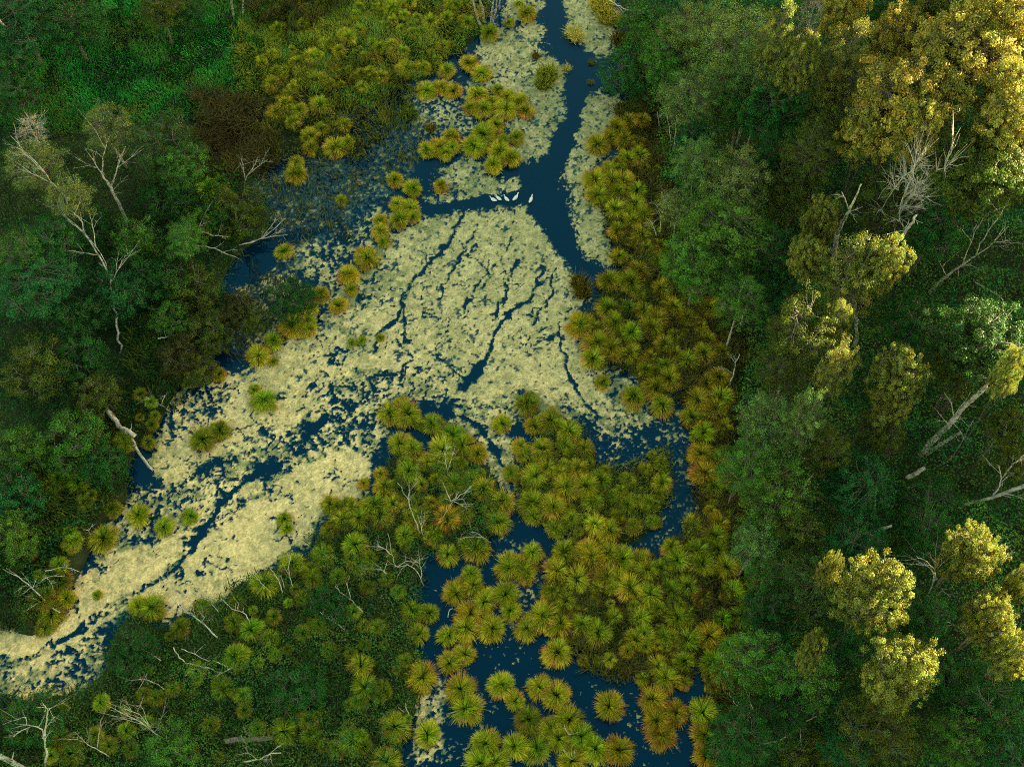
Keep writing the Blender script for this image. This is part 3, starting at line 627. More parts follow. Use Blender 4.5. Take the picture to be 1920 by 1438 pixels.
leaf_cover('left_bank_scrub', [(-420, 170), (120, 200), (380, 300), (500, 350), (525, 430), (455, 485), (420, 525), (445, 600), (395, 690), (320, 752), (255, 850), (250, 930), (170, 1000), (130, 1100), (60, 1195), (-420, 1150)], 60, .17, 1.9, [DARK, TEAL, GREEN, (.035, .075, .014), OLIVE, (.016, .075, .02)], 16)
grass_cover('left_bank_sedge', [(250, 560), (440, 560), (445, 605), (400, 690), (330, 760), (250, 850), (230, 930), (120, 1090), (60, 1190), (-100, 1190), (-100, 980), (120, 900), (230, 760)], 22, .9, .045, [DARK, OLIVE, (.05, .05, .014), (.03, .05, .01)], 17)
leaf_cover('bottom_scrub', [(-420, 1300), (180, 1292), (230, 1165), (320, 1175), (470, 1082), (575, 1045), (610, 980), (700, 950), (760, 870), (900, 880), (965, 960), (880, 1050), (800, 1045), (785, 1160), (805, 1280), (758, 1400), (745, 1720), (-420, 1720)], 70, .15, 2.2, [(.02, .08, .018), (.026, .12, .024), (.07, .13, .016), (.03, .16, .028), (.12, .14, .018), (.018, .10, .034)], 18, lump=2.9)
grass_cover('bottom_sedge_grass', [(-420, 1300), (180, 1292), (230, 1165), (320, 1175), (470, 1082), (575, 1045), (610, 980), (700, 940), (730, 860), (900, 870), (965, 960), (880, 1050), (800, 1045), (785, 1160), (805, 1280), (758, 1400), (745, 1720), (-420, 1720)], 9, .9, .04, [DARK, (.035, .055, .01), OLIVE, (.03, .06, .014), (.07, .06, .014)], 19, lean=.9)
leaf_cover('island_herbs', L_ISL, 75, .14, .95, [(.09, .12, .014), (.2, .19, .02), (.12, .16, .016), (.06, .13, .018), (.17, .16, .018)], 20, lump=1.3, floor=.4)
leaf_cover('island_herbs', L_ISB, 70, .14, .8, [(.035, .055, .012), OLIVE, (.12, .12, .014), (.05, .10, .014), (.11, .075, .018)], 21, lump=1.3, floor=.4)
grass_cover('island_grass', [(1000, 840), (1120, 840), (1130, 880), (1265, 850), (1230, 1000), (1100, 1020), (960, 960)], 24, .7, .04, [OLIVE, YEL, (.08, .10, .012)], 22)
grass_cover('island_grass', L_ISB, 30, .8, .04, [OLIVE, (.12, .10, .016), (.09, .06, .018), (.06, .08, .012)], 23, lean=.8)
grass_cover('bank_grass', [(1150, 190), (1250, 190), (1260, 420), (1330, 540), (1420, 640), (1390, 760), (1390, 960), (1420, 1250), (1400, 1720), (1360, 1720), (1310, 1200), (1260, 1040), (1310, 940), (1290, 760), (1110, 670), (1100, 600), (1165, 500), (1125, 400), (1170, 260)], 34, .85, .04, [(.04, .045, .012), OLIVE, (.11, .075, .018), (.06, .07, .012), (.13, .10, .02)], 24, lean=.9)
leaf_cover('forest_undergrowth', [(1150, -120), (1165, 50), (1200, 130), (1230, 260), (1250, 420), (1330, 540), (1400, 650), (1385, 760), (1390, 960), (1420, 1260), (1390, 1720), (2320, 1720), (2320, -240)], 62, .20, 6.0, [(.03, .14, .026), (.015, .13, .042), (.05, .21, .03), (.11, .17, .024), (.03, .14, .026), (.02, .17, .05)], 25, lump=4.5, feather=14)
grass_cover('pool_reeds', [(480, 330), (560, 290), (700, 205), (780, 215), (800, 300), (700, 370), (640, 420), (560, 470), (500, 440)], 15, .6, .035, [(.06, .09, .018), (.15, .14, .025), (.09, .13, .02)], 26, lump=1.0, rise=0, wob=60)
grass_cover('pool_reeds', [(410, 560), (470, 480), (560, 530), (570, 590), (480, 680), (400, 690)], 12, .7, .035, [(.10, .075, .02), OLIVE, (.04, .045, .012)], 27, lump=1.0, rise=0, wob=60)

# ------------------------------------------------------------------ trees
def tree_mesh(kind, seed):
    r = np.random.RandomState(seed); rr = random.Random(seed)
    P = dict(oak=(17, 5.0, .76, .20, 360, 90, .175, .46), alder=(15, 4.0, .70, .29, 280, 85, .145, .44), birch=(18, 4.0, .72, .26, 220, 80, .135, .52), shrub=(5, 3.2, .55, .46, 210, 75, .13, .40), bare=(14, 4.0, .60, .36, 90, 0, .2, .6))[kind]
    Ht, R, zc, rz, nc, nl, ls, cr = P
    zc *= Ht; rz *= Ht
    # clump centres in a lumpy crown
    C = []
    while len(C) < nc:
        v = unit(r.normal(size=3)); q = r.rand() ** .42
        lob = .72 + .5 * vn(v[0] * 2.2 + 9, v[1] * 2.2 + v[2] * 1.7 + 9, 1.0, seed % 37)
        p = v * q * lob
        if p[2] < -.55 and r.rand() < .7: continue
        if kind == 'birch' and r.rand() < .35 and q < .6: continue
        C.append((p[0] * R, p[1] * R, zc + p[2] * rz))
    C = np.array(C)
    bark = MB(); nt_ = []
    stems = 1 if kind in ('oak', 'alder', 'bare') else (2 if kind == 'birch' and seed % 2 else 1 if kind == 'birch' else 5)
    anchors = []
    for s in range(stems):
        top = np.array([rr.uniform(-.2, .2) * R, rr.uniform(-.2, .2) * R, zc + rz * .45])
        if stems > 1: top[:2] = np.array([math.cos(s * 6.28 / stems + seed), math.sin(s * 6.28 / stems + seed)]) * R * (.42 if kind == 'shrub' else .22)
        t = np.linspace(0, 1, 9)[:, None]
        p = t * top + np.stack([np.sin(t[:, 0] * 5 + seed + s), np.cos(t[:, 0] * 4 + seed * 2 + s), 0 * t[:, 0]], -1) * .16 * R * .5 * t * (1 - .3 * t)
        r0 = dict(oak=.30, alder=.20, birch=.17, shrub=.07, bare=.2)[kind] / (1 if stems == 1 else 1.2)
        bark.tube(p, r0 * (1 - .8 * t[:, 0]) + .02, 7, rough=.15, rng=r)
        k = [3, 4, 5, 6, 7, 8, 8]
        for j in (k if kind != 'shrub' else [2, 4, 6, 8]):
            c = C[r.randint(nc)]
            a = p[j]
            e = a + (c - a) * .75
            m = (a + e) / 2 + np.array([0, 0, .35]) + r.normal(0, .2, 3)
            bark.tube([a, (a + m) / 2 + r.normal(0, .12, 3), m, (m + e) / 2 + r.normal(0, .15, 3), e], r0 * np.array([.45, .38, .3, .22, .14]), 5, cap=False)
            anchors += [m, e, (m + e) / 2]
        anchors += list(p[3:])
    A = np.array(anchors)
    for c in C:
        dd = np.linalg.norm(A - c, axis=1) + np.maximum(0, A[:, 2] - c[2]) * 1.5
        a = A[dd.argmin()]
        m = (a + c) / 2 + r.normal(0, .15, 3) + np.array([0, 0, -.1])
        bark.tube([a, m, c], [.045, .03, .014], 4, cap=False); nt_.append(1)
        if kind == 'bare':
            for _ in range(5):
                e = c + (c - a) * .25 + r.normal(0, .55, 3); bark.tube([m, (m + e) / 2 + r.normal(0, .12, 3), e], [.026, .02, .008], 3, cap=False)
    nb = sum(len(q) for q in bark.Q[:1]) if stems == 1 else 0
    b = bark.mesh(kind + '_trunk', [M_BARK, M_BIRCH], smooth=True)
    if kind == 'birch':
        mi = np.zeros(len(b.polygons), np.int32); mi[:nb] = 1; b.polygons.foreach_set('material_index', mi)
    if not nl: return b, None
    # leaves: flattened puffs round each clump centre
    k = nl; n = nc * k
    off = r.normal(size=(nc, k, 3)); off = unit(off) * (r.rand(nc, k, 1) ** .45) * cr * (.7 + .6 * r.rand(nc, 1, 1)) * np.array([1.15, 1.15, .75])
    LP = (C[:, None] + off).reshape(-1, 3)
    nrm = unit(off.reshape(-1, 3)) * .8 + np.array([0, 0, .3]) + unit((LP - np.array([0, 0, zc])) / np.array([R, R, rz])) * .5 + r.normal(0, .5, (n, 3))
    V, Q = leaves(LP, nrm, ls * (.65 + .7 * r.rand(n)), r, .66)
    cc = (.62 + .76 * r.rand(nc)).repeat(k) * (.55 + .9 * r.rand(n))
    hue = (r.normal(0, .10, nc)).repeat(k) + r.normal(0, .07, n)
    c = np.stack([cc * (1 + hue), cc * (1 - .15 * hue), cc * (1 - .5 * hue)], -1)
    return b, make_mesh(kind + '_crown', V, Q, M_LEAF, np.repeat(c, 4, 0))
KINDS = {k: [tree_mesh(k, s) for s in ss] for k, ss in dict(oak=(1, 2, 3), alder=(11, 12, 13), birch=(21, 22, 23, 24), shrub=(31, 32, 33), bare=(41, 42)).items()}
KH = dict(oak=(17, 5.0, .76), alder=(15, 4.0, .70), birch=(18, 4.0, .72), shrub=(5, 3.2, .55), bare=(14, 4.0, .60))
KN = dict(oak='oak_tree', alder='alder_tree', birch='birch_tree', shrub='leafy_shrub', bare='bare_tree')
KC = dict(oak='tree', alder='tree', birch='tree', shrub='shrub', bare='dead tree')
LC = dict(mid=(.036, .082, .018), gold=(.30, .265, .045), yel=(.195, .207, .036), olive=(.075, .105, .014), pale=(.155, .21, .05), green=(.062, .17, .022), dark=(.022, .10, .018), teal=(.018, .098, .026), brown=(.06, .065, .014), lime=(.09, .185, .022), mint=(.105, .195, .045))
BARKS = dict(bare=M_DEAD)
rr_ = random.Random(17)
def tree(px, py, dpx, kind, ck, label, hs=1.0, group=None):
    v = rr_.randrange(len(KINDS[kind])); tm, cm = KINDS[kind][v]
    H0, R0, zc = KH[kind]
    H = H0 * hs * rr_.uniform(.92, 1.08)
    X, Y, Z = ground_pt(px, py, H * (zc + .05))
    t = float(at(px, py, Z + H * zc)[2]); R = dpx / 2 * t / F * (1.0 if ck in ('yel', 'gold') else 1.17)
    e = bpy.data.objects.new(KN[kind], None); COL.objects.link(e); e.empty_display_size = .5
    e.location = (X, Y, Z - .12); e.rotation_euler = (rr_.uniform(-.05, .05), rr_.uniform(-.05, .05), rr_.uniform(0, 6.28))
    e.scale = (R / R0, R / R0, H / H0)
    o = obj('trunk', tm, e)
    if kind in BARKS:
        o.material_slots[0].link = 'OBJECT'; o.material_slots[0].material = BARKS[kind]
    if cm:
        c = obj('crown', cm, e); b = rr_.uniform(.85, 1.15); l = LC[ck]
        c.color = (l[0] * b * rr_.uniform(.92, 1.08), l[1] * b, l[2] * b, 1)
    tag(e, label, KC[kind], group)
    return e
RT = [  # trees and shrubs of the right wood: crown centre, crown width, kind, colour, height factor, label
 (1187, 135, 105, 'shrub', 'dark', 1.1, 'dark olive bush overhanging the channel beside grey twigs'),
 (1205, 40, 90, 'shrub', 'green', .9, 'hazy green low bush at the top of the right bank'),
 (1250, 95, 100, 'alder', 'green', .8, 'dense mid green tree just behind the dark olive channel bush'),
 (1293, 45, 100, 'birch', 'pale', .9, 'feathery pale tree at the top edge behind the hazy bush'),
 (1380, 62, 140, 'birch', 'pale', 1.0, 'tall feathery pale tree with a forked white trunk at the top'),
 (1415, 125, 120, 'birch', 'mint', .95, 'broad pale grey green tree below the feathery forked one'),
 (1297, 172, 105, 'birch', 'pale', .85, 'loose pale tree with several thin stems over brown sedge bank'),
 (1453, 62, 70, 'birch', 'yel', 1.15, 'narrow tree with bright cream top left of the sunlit round tree'),
 (1500, 122, 78, 'oak', 'yel', 1.1, 'round cream yellow sunlit tree left of the large golden oaks'),
 (1573, 105, 95, 'birch', 'yel', 1.2, 'sunlit pale yellow tree with bare twigs among its leaves'),
 (1557, 165, 90, 'alder', 'yel', 1.05, 'yellow leaning tree below the sunlit one with bare twigs'),
 (1580, 15, 95, 'oak', 'gold', 1.15, 'golden brown tree at the top edge right of the bare one'),
 (1650, 20, 90, 'alder', 'dark', 1.0, 'dark green tree at the top edge between golden crowns'),
 (1697, 60, 125, 'oak', 'gold', 1.15, 'half lit olive gold oak at upper left of the golden group'),
 (1780, 40, 130, 'oak', 'olive', 1.1, 'shadowed olive oak behind the golden group at the top edge'),
 (1697, 170, 210, 'oak', 'gold', 1.3, 'huge golden oak, the broadest sunlit crown in the wood'),
 (1815, 95, 205, 'oak', 'gold', 1.35, 'big golden oak behind the broadest sunlit crown'),
 (1870, 25, 170, 'oak', 'gold', 1.35, 'golden oak cut by the top right corner'),
 (1735, 218, 132, 'oak', 'gold', 1.15, 'golden oak on the lower edge of the sunlit group'),
 (1640, 245, 105, 'oak', 'gold', 1.1, 'smaller golden oak at the lower left of the sunlit group'),
 (1905, 150, 110, 'oak', 'gold', 1.25, 'golden oak cut by the right edge below the corner oak'),
 (1890, 225, 135, 'oak', 'gold', 1.1, 'speckled golden and dark oak at the right edge'),
 (1845, 318, 180, 'oak', 'olive', 1.0, 'dark olive oak in shade under the golden group'),
 (1520, 280, 105, 'birch', 'olive', 1.0, 'olive tree with a clear slender white trunk in the gap'),
 (1463, 200, 120, 'alder', 'dark', .85, 'dark round tree below the broad pale grey green one'),
 (1560, 235, 80, 'alder', 'olive', .9, 'olive tree squeezed between dark gap and golden oaks'),
 (1395, 190, 90, 'alder', 'green', .8, 'mid green tree left of the dark round one'),
 (1323, 298, 95, 'birch', 'mint', .9, 'pale green tree above the large dense round green tree'),
 (1385, 325, 110, 'birch', 'pale', .9, 'pale loose crown right of the pale green tree'),
 (1300, 255, 60, 'alder', 'teal', .6, 'small bluish green tree near the upper bank'),
 (1345, 425, 150, 'alder', 'lime', 1.05, 'large dense round green tree on the right bank'),
 (1310, 490, 110, 'alder', 'green', .85, 'dense green tree overlapping the large round one from below'),
 (1275, 385, 70, 'birch', 'pale', .55, 'small pale tree on the bank beside a bare white stem'),
 (1480, 350, 110, 'alder', 'olive', .85, 'dark olive tree behind the slender white trunk'),
 (1440, 300, 80, 'alder', 'dark', .8, 'dark tree in the shade right of the pale loose crown'),
 (1542, 402, 80, 'oak', 'yel', 1.0, 'sunlit yellow green tree around the pale broken trunk'),
 (1650, 375, 115, 'alder', 'olive', .9, 'olive crown left of the sunlit bare tree'),
 (1648, 486, 95, 'oak', 'yel', 1.05, 'sunlit yellow green tree around the tall broken trunk'),
 (1530, 470, 80, 'oak', 'yel', .9, 'small yellow tree below the pale broken trunk'),
 (1613, 520, 140, 'birch', 'yel', 1.05, 'yellow green tree with a long bare white trunk below it'),
 (1750, 420, 110, 'alder', 'dark', .8, 'dark tree between the bare tree and the dead branchy one'),
 (1450, 480, 110, 'alder', 'dark', .7, 'dark green tree right of the dense green ones'),
 (1390, 553, 85, 'birch', 'green', .75, 'mid green tree with a slanting grey trunk beside the sedge'),
 (1470, 560, 90, 'alder', 'teal', .6, 'bluish dark tree left of the long white trunk'),
 (1507, 612, 118, 'birch', 'olive', .95, 'olive yellow rounded tree left of the long white trunk'),
 (1567, 600, 62, 'birch', 'yel', 1.0, 'narrow yellow crown directly beside the long white trunk'),
 (1570, 695, 80, 'birch', 'yel', .95, 'small yellow crown left of the sunlit forked tree'),
 (1672, 692, 110, 'oak', 'yel', 1.1, 'sunlit forked tree with a cream glowing trunk'),
 (1685, 745, 90, 'oak', 'yel', .95, 'yellow crown below the sunlit forked tree'),
 (1480, 685, 105, 'birch', 'olive', .75, 'dark olive twiggy tree in the middle of the wood edge'),
 (1430, 795, 112, 'birch', 'mint', .85, 'light green feathery tree at the edge of the wood'),
 (1505, 770, 75, 'birch', 'mint', .95, 'small pale green crown right of the light feathery tree'),
 (1545, 830, 90, 'birch', 'olive', .75, 'olive twiggy tree above the forked grey branch'),
 (1847, 640, 165, 'oak', 'mid', 1.05, 'big dark green oak near the right edge'),
 (1800, 690, 95, 'oak', 'olive', .7, 'olive oak overlapping the big dark green oak from below'),
 (1720, 600, 110, 'alder', 'dark', .7, 'very dark tree between white trunk and big green oak'),
 (1655, 802, 90, 'alder', 'olive', .6, 'brownish olive crown left of the great leaning dead trunk'),
 (1880, 800, 66, 'oak', 'olive', .7, 'yellowish olive tree right of the great leaning dead trunk'),
 (1905, 690, 56, 'oak', 'yel', 1.1, 'small sunlit tree at the right edge by the big dark green oak'),
 (1397, 857, 98, 'birch', 'green', .8, 'green feathery tree on the edge above the dark channel end'),
 (1463, 915, 130, 'alder', 'lime', .9, 'leafy olive green tree right of the sedge strip'),
 (1620, 915, 130, 'alder', 'teal', .6, 'low dark bluish tree beside the short grey logs'),
 (1570, 880, 80, 'alder', 'dark', .6, 'dark bush under the forked grey branch'),
 (1750, 940, 110, 'alder', 'dark', .45, 'dark green tree below the great leaning dead trunk'),
 (1905, 860, 66, 'alder', 'olive', .55, 'olive tree above the pale dead trunk at the right edge'),
 (1410, 1020, 88, 'birch', 'mint', .6, 'light green tree with a thin stem over the sedge'),
 (1440, 1075, 80, 'birch', 'green', .5, 'light green low crown under the thin stemmed tree'),
 (1505, 1000, 90, 'alder', 'olive', .65, 'olive bush above the curved dead root'),
 (1513, 1088, 125, 'alder', 'mid', .8, 'leafy green tree left of the round sunlit yellow tree'),
 (1552, 1060, 44, 'oak', 'yel', 1.15, 'tiny sunlit yellow crown on top of the leafy green tree'),
 (1645, 1095, 146, 'oak', 'yel', 1.15, 'round sunlit yellow tree, upper of the two in the lower wood'),
 (1613, 1018, 105, 'alder', 'teal', .7, 'bluish green tree above the upper round sunlit tree'),
 (1822, 1022, 116, 'oak', 'yel', 1.15, 'sunlit yellow tree with a twisted pale limb on top'),
 (1735, 985, 90, 'alder', 'dark', .65, 'dark crown left of the yellow tree with twisted limb'),
 (1868, 1145, 96, 'oak', 'yel', 1.15, 'ragged sunlit yellow tree near the lower right edge'),
 (1908, 1205, 80, 'oak', 'yel', 1.15, 'bright yellow tree cut by the right edge below the ragged one'),
 (1914, 1085, 55, 'oak', 'yel', 1.15, 'small sunlit crown cut by the right edge above ragged tree'),
 (1447, 1145, 95, 'alder', 'dark', .7, 'dark green crown left of the deep black gap'),
 (1423, 1240, 120, 'alder', 'green', .75, 'dark green feathery tree beside the lower sedge shore'),
 (1513, 1275, 120, 'alder', 'green', .75, 'olive green tree left of the brightest sunlit tree'),
 (1540, 1235, 50, 'oak', 'yel', 1.1, 'small yellow green tuft of crown above the olive green tree'),
 (1678, 1272, 138, 'oak', 'yel', 1.2, 'brightest sunlit yellow tree in the lower wood'),
 (1650, 1355, 130, 'alder', 'olive', .85, 'olive tree in shade just below the brightest sunlit tree'),
 (1640, 1180, 110, 'alder', 'dark', .75, 'dark crown between the two round sunlit trees'),
 (1740, 1160, 100, 'alder', 'dark', .6, 'dark bush beside the small bare sapling'),
 (1390, 1370, 115, 'alder', 'dark', .7, 'dark green tree around the bleached forked branch'),
 (1470, 1340, 90, 'alder', 'dark', .6, 'dark low tree behind the many armed dead branch'),
 (1590, 1385, 100, 'alder', 'teal', .6, 'bluish dark tree at the bottom of the wood'),
 (1800, 1380, 95, 'alder', 'green', .7, 'mid green crown in the dark lower right corner'),
 (1850, 1310, 140, 'alder', 'dark', .7, 'large very dark crown in the lower right corner'),
 (1760, 1270, 90, 'alder', 'dark', .6, 'dark crown right of the brightest sunlit tree'),
 (1370, 1425, 80, 'shrub', 'green', 1.0, 'green bush on the bottom edge beside the last sedge'),
 (1510, 1420, 100, 'shrub', 'olive', 1.0, 'olive bush on the bottom edge below the dead branch'),
 (1900, 1420, 110, 'alder', 'teal', .6, 'bluish dark tree cut by the bottom right corner'),
]
LT = [
 (35, 30, 140, 'alder', 'teal', .75, 'bluish green tree in the top left corner'),
 (130, 30, 110, 'alder', 'dark', .7, 'dark green tree beside the top left corner tree'),
 (30, 178, 90, 'alder', 'dark', .5, 'dark low tree under the leaning birch trunk'),
 (20, 120, 90, 'alder', 'dark', .6, 'very dark crown behind the leaning birch trunk'),
 (300, 12, 75, 'alder', 'olive', .6, 'small olive tree at the top edge of the green meadow'),
 (345, 25, 60, 'shrub', 'dark', .9, 'dark bush at the top edge right of the small olive tree'),
 (205, 235, 95, 'birch', 'pale', .62, 'sparse pale birch standing on the meadow edge'),
 (305, 262, 125, 'alder', 'mid', .68, 'tall dense bright green tree right of the sparse birches'),
 (335, 300, 85, 'alder', 'green', .6, 'dense green tree leaning against the tall bright green one'),
 (70, 300, 105, 'birch', 'pale', .5, 'wide pale birch crown hung on the long leaning trunk'),
 (55, 240, 60, 'bare', 'pale', .6, 'bare twiggy birch top at the left edge'),
 (130, 365, 80, 'birch', 'pale', .6, 'low pale green crown under the wide birch crown'),
 (95, 445, 100, 'alder', 'dark', .55, 'dark crown behind the lower part of the leaning birch'),
 (35, 470, 95, 'birch', 'green', .5, 'dull green feathery crown at the left edge'),
 (250, 450, 90, 'shrub', 'green', 1.1, 'green bush below the white forked birch trunk'),
 (180, 430, 80, 'shrub', 'dark', 1.0, 'dark bush left of the green bush below the birch'),
 (340, 445, 75, 'birch', 'green', .45, 'small green tree with bleached limbs spreading from its foot'),
 (370, 425, 60, 'shrub', 'lime', .9, 'small bright bush above the bleached limbs'),
 (305, 365, 90, 'shrub', 'dark', 1.0, 'dark bush at the foot of the tall bright green tree'),
 (450, 392, 105, 'shrub', 'olive', .8, 'olive bush at the head of the left pool'),
 (395, 405, 60, 'shrub', 'dark', .8, 'dark shrub left of the olive bush by the pool'),
 (65, 530, 140, 'alder', 'teal', .55, 'bluish green crown left of the long white trunk'),
 (217, 545, 100, 'shrub', 'teal', 1.3, 'bluish green bush right of the long white trunk'),
 (150, 590, 90, 'shrub', 'dark', 1.1, 'dark bush left of the foot of the white trunk'),
 (290, 520, 100, 'shrub', 'dark', 1.0, 'dark bush above the mossy log'),
 (355, 530, 105, 'shrub', 'olive', .9, 'olive bush at the pool edge above the mossy log'),
 (380, 618, 85, 'shrub', 'olive', .7, 'yellowish low bush on the shore of the left inlet'),
 (443, 575, 70, 'shrub', 'brown', .55, 'ochre low bush at the top of the left inlet'),
 (470, 596, 60, 'shrub', 'olive', .55, 'small ochre green bush in the water of the left inlet'),
 (547, 558, 85, 'shrub', 'dark', .65, 'dark brownish bush standing in water beside the sedge line'),
 (320, 600, 70, 'shrub', 'green', .8, 'green bush just below the mossy log'),
 (60, 690, 120, 'shrub', 'olive', 1.0, 'dull olive bush on the left edge of the dark bank'),
 (330, 665, 80, 'shrub', 'brown', .7, 'dark brown bush below the bent grey branch'),
 (365, 690, 70, 'shrub', 'olive', .6, 'olive bush left of the lone rusty tussock'),
 (150, 670, 90, 'shrub', 'dark', .9, 'dark bush between olive bush and silver trunk'),
 (130, 820, 120, 'shrub', 'green', 1.0, 'green bush left of the silver fallen trunk'),
 (35, 840, 100, 'shrub', 'green', 1.1, 'rich green bush on the left edge below the olive bush'),
 (30, 920, 100, 'shrub', 'teal', 1.0, 'bluish green bush on the left edge above the islet'),
 (180, 735, 80, 'shrub', 'olive', .8, 'low olive bush above the head of the silver trunk'),
 (190, 870, 80, 'shrub', 'dark', .8, 'dark bush just below the silver fallen trunk'),
 (15, 1000, 80, 'shrub', 'lime', 1.0, 'bright green bush at the left edge above the pale duckweed'),
 (60, 1350, 100, 'shrub', 'dark', .7, 'dark bush behind the pale crooked dead tree'),
 (250, 1230, 90, 'shrub', 'dark', .5, 'dark low bush under the end of the pale duckweed'),
 (320, 1400, 100, 'shrub', 'green', .5, 'green low bush right of the fanned dead branch'),
 (560, 1290, 100, 'shrub', 'dark', .5, 'dark low bush in the lower scrub above the log'),
 (620, 1130, 80, 'shrub', 'dark', .5, 'dark low bush left of the narrow dark water'),
]
for px, py, dp, kd, ck, hs, lab in RT:
    tree(px, py, dp, kd, ck, lab, hs * (.88 if ck in ('lime', 'green', 'mint', 'pale') and px < 1485 else 1), 'trees of the right hand wood')
for px, py, dp, kd, ck, hs, lab in LT:
    if lab: tree(px, py, dp, kd, ck, lab, hs * (.85 if kd != 'shrub' else 1), 'trees and bushes of the left bank' if px < 600 else 'bushes on the islands')
tree(1521, 20, 55, 'bare', 'pale', 'slender bare grey tree at the top edge of the wood', 1.15, 'bare trees in the wood')
tree(1725, 352, 120, 'bare', 'pale', 'bare bushy crowned dead tree lit by the sun', 1.6, 'bare trees in the wood')
# ------------------------------------------------------------------ dead wood: stems and limbs given as (photo x, photo y, metres above the ground)
def dead(name, label, cat, branches, twigs=2, tl=1.2, material=None, seed=1, k=7, group=None, tr=.03):
    r = np.random.RandomState(seed); mb = MB()
    base = None
    for bi, (pts, r0, r1) in enumerate(branches):
        P = []
        for x, y, h in pts:
            X, Y, Z = ground_pt(x, y, h); P.append((X, Y, Z + h))
        P = np.array(P)
        # smooth resample with a little crookedness
        n = max(5, 3 * len(P)); s = np.linspace(0, len(P) - 1, n); i = np.minimum(s.astype(int), len(P) - 2); f = (s - i)[:, None]
        pm = np.vstack([2 * P[:1] - P[1:2], P, 2 * P[-1:] - P[-2:-1]])
        p0, p1, p2, p3 = pm[i], pm[i + 1], pm[i + 2], pm[i + 3]
        C = .5 * ((2 * p1) + (-p0 + p2) * f + (2 * p0 - 5 * p1 + 4 * p2 - p3) * f ** 2 + (-p0 + 3 * p1 - 3 * p2 + p3) * f ** 3)
        ln = np.linalg.norm(np.diff(C, axis=0), axis=1).sum()
        C[1:-1] += r.normal(0, .004 * ln + .015, C[1:-1].shape)
        rad = np.linspace(r0, r1, n) * (1 if r0 > .15 else .8)
        mb.tube(C, rad, k, rough=.25, rng=r)
        if base is None: base = C[0].copy()
        for _ in range(twigs + (1 if twigs else 0)):
            j = r.randint(n // 3, n - 1); d = unit(C[j] - C[j - 1]) * .8 + r.normal(0, .55, 3); d[2] = abs(d[2]) * .6 + .1
            L = tl * (.5 + r.rand()); a = C[j]; m = a + d * L * .5 + r.normal(0, .06, 3); e = m + (d + r.normal(0, .3, 3)) * L * .5
            tw = min(rad[j] * .6, tr)
            mb.tube([a, m, e], [tw, tw * .7, tw * .3], 4, cap=False)
            for _ in range(2):
                e2 = m + (d * .5 + r.normal(0, .45, 3)) * L * .45
                mb.tube([m, (m + e2) / 2 + r.normal(0, .04, 3), e2], [tw * .6, tw * .45, tw * .2], 3, cap=False)
    V = [v - base for v in mb.V]; mb.V = V
    o = obj(name, mb.mesh(name, material or M_DEAD, smooth=False), loc=tuple(base))
    return tag(o, label, cat, group)
D = dead
D('white_birch', 'white birch trunk leaning out of the top left corner', 'tree trunk', [([(45, 118, 0), (32, 95, 3), (18, 65, 6), (-6, 30, 10)], .16, .10)], 0, material=M_BIRCH, seed=1)
D('white_birch', 'very thin grey stem crossing the top left meadow', 'tree trunk', [([(100, 48, 0), (85, 24, 3), (66, -6, 7)], .06, .04)], 0, material=M_BIRCH, seed=2)
D('white_birch', 'long crooked white birch trunk leaning over the left bank', 'tree trunk', [([(225, 662, 0.0), (222, 620, 1.5), (212, 570, 3.0), (209, 530, 4.1), (200, 500, 5.0), (170, 450, 5.9), (140, 400, 6.8), (100, 345, 7.7), (60, 300, 8.3), (20, 255, 8.9)], .14, .03),
   ([(209, 530, 4.1), (222, 505, 5.0), (229, 487, 5.6)], .07, .03), ([(200, 500, 5.0), (185, 470, 5.6), (160, 440, 6.2), (130, 415, 6.8), (108, 388, 7.1)], .05, .015), ([(180, 465, 5.6), (175, 430, 6.4), (168, 400, 7.1)], .055, .02), ([(190, 480, 5.3), (158, 475, 5.7), (120, 468, 5.9)], .05, .015), ([(140, 400, 6.8), (150, 375, 7.4), (145, 350, 8.0)], .05, .015), ([(100, 345, 7.7), (60, 325, 8.0), (10, 290, 8.5)], .05, .015), ([(80, 320, 8.0), (40, 280, 8.5), (25, 230, 9.4)], .06, .02), ([(160, 440, 6.2), (120, 400, 6.8), (112, 370, 7.1)], .06, .02)], 3, 1.6, M_BIRCH, 3)
D('white_birch', 'white birch trunk forking into two on the left bank', 'tree trunk', [([(241, 427, 0.0), (228, 392, 2.4), (212, 362, 4.4), (202, 342, 5.6)], .17, .12), ([(202, 342, 5.6), (193, 330, 6.4), (192, 300, 8.0), (200, 272, 9.6)], .11, .03), ([(207, 352, 5.0), (218, 325, 6.8), (225, 300, 8.0), (236, 275, 9.6)], .09, .03), ([(196, 335, 6.1), (180, 310, 7.2), (160, 280, 8.8)], .07, .02)], 3, 1.8, M_BIRCH, 4)
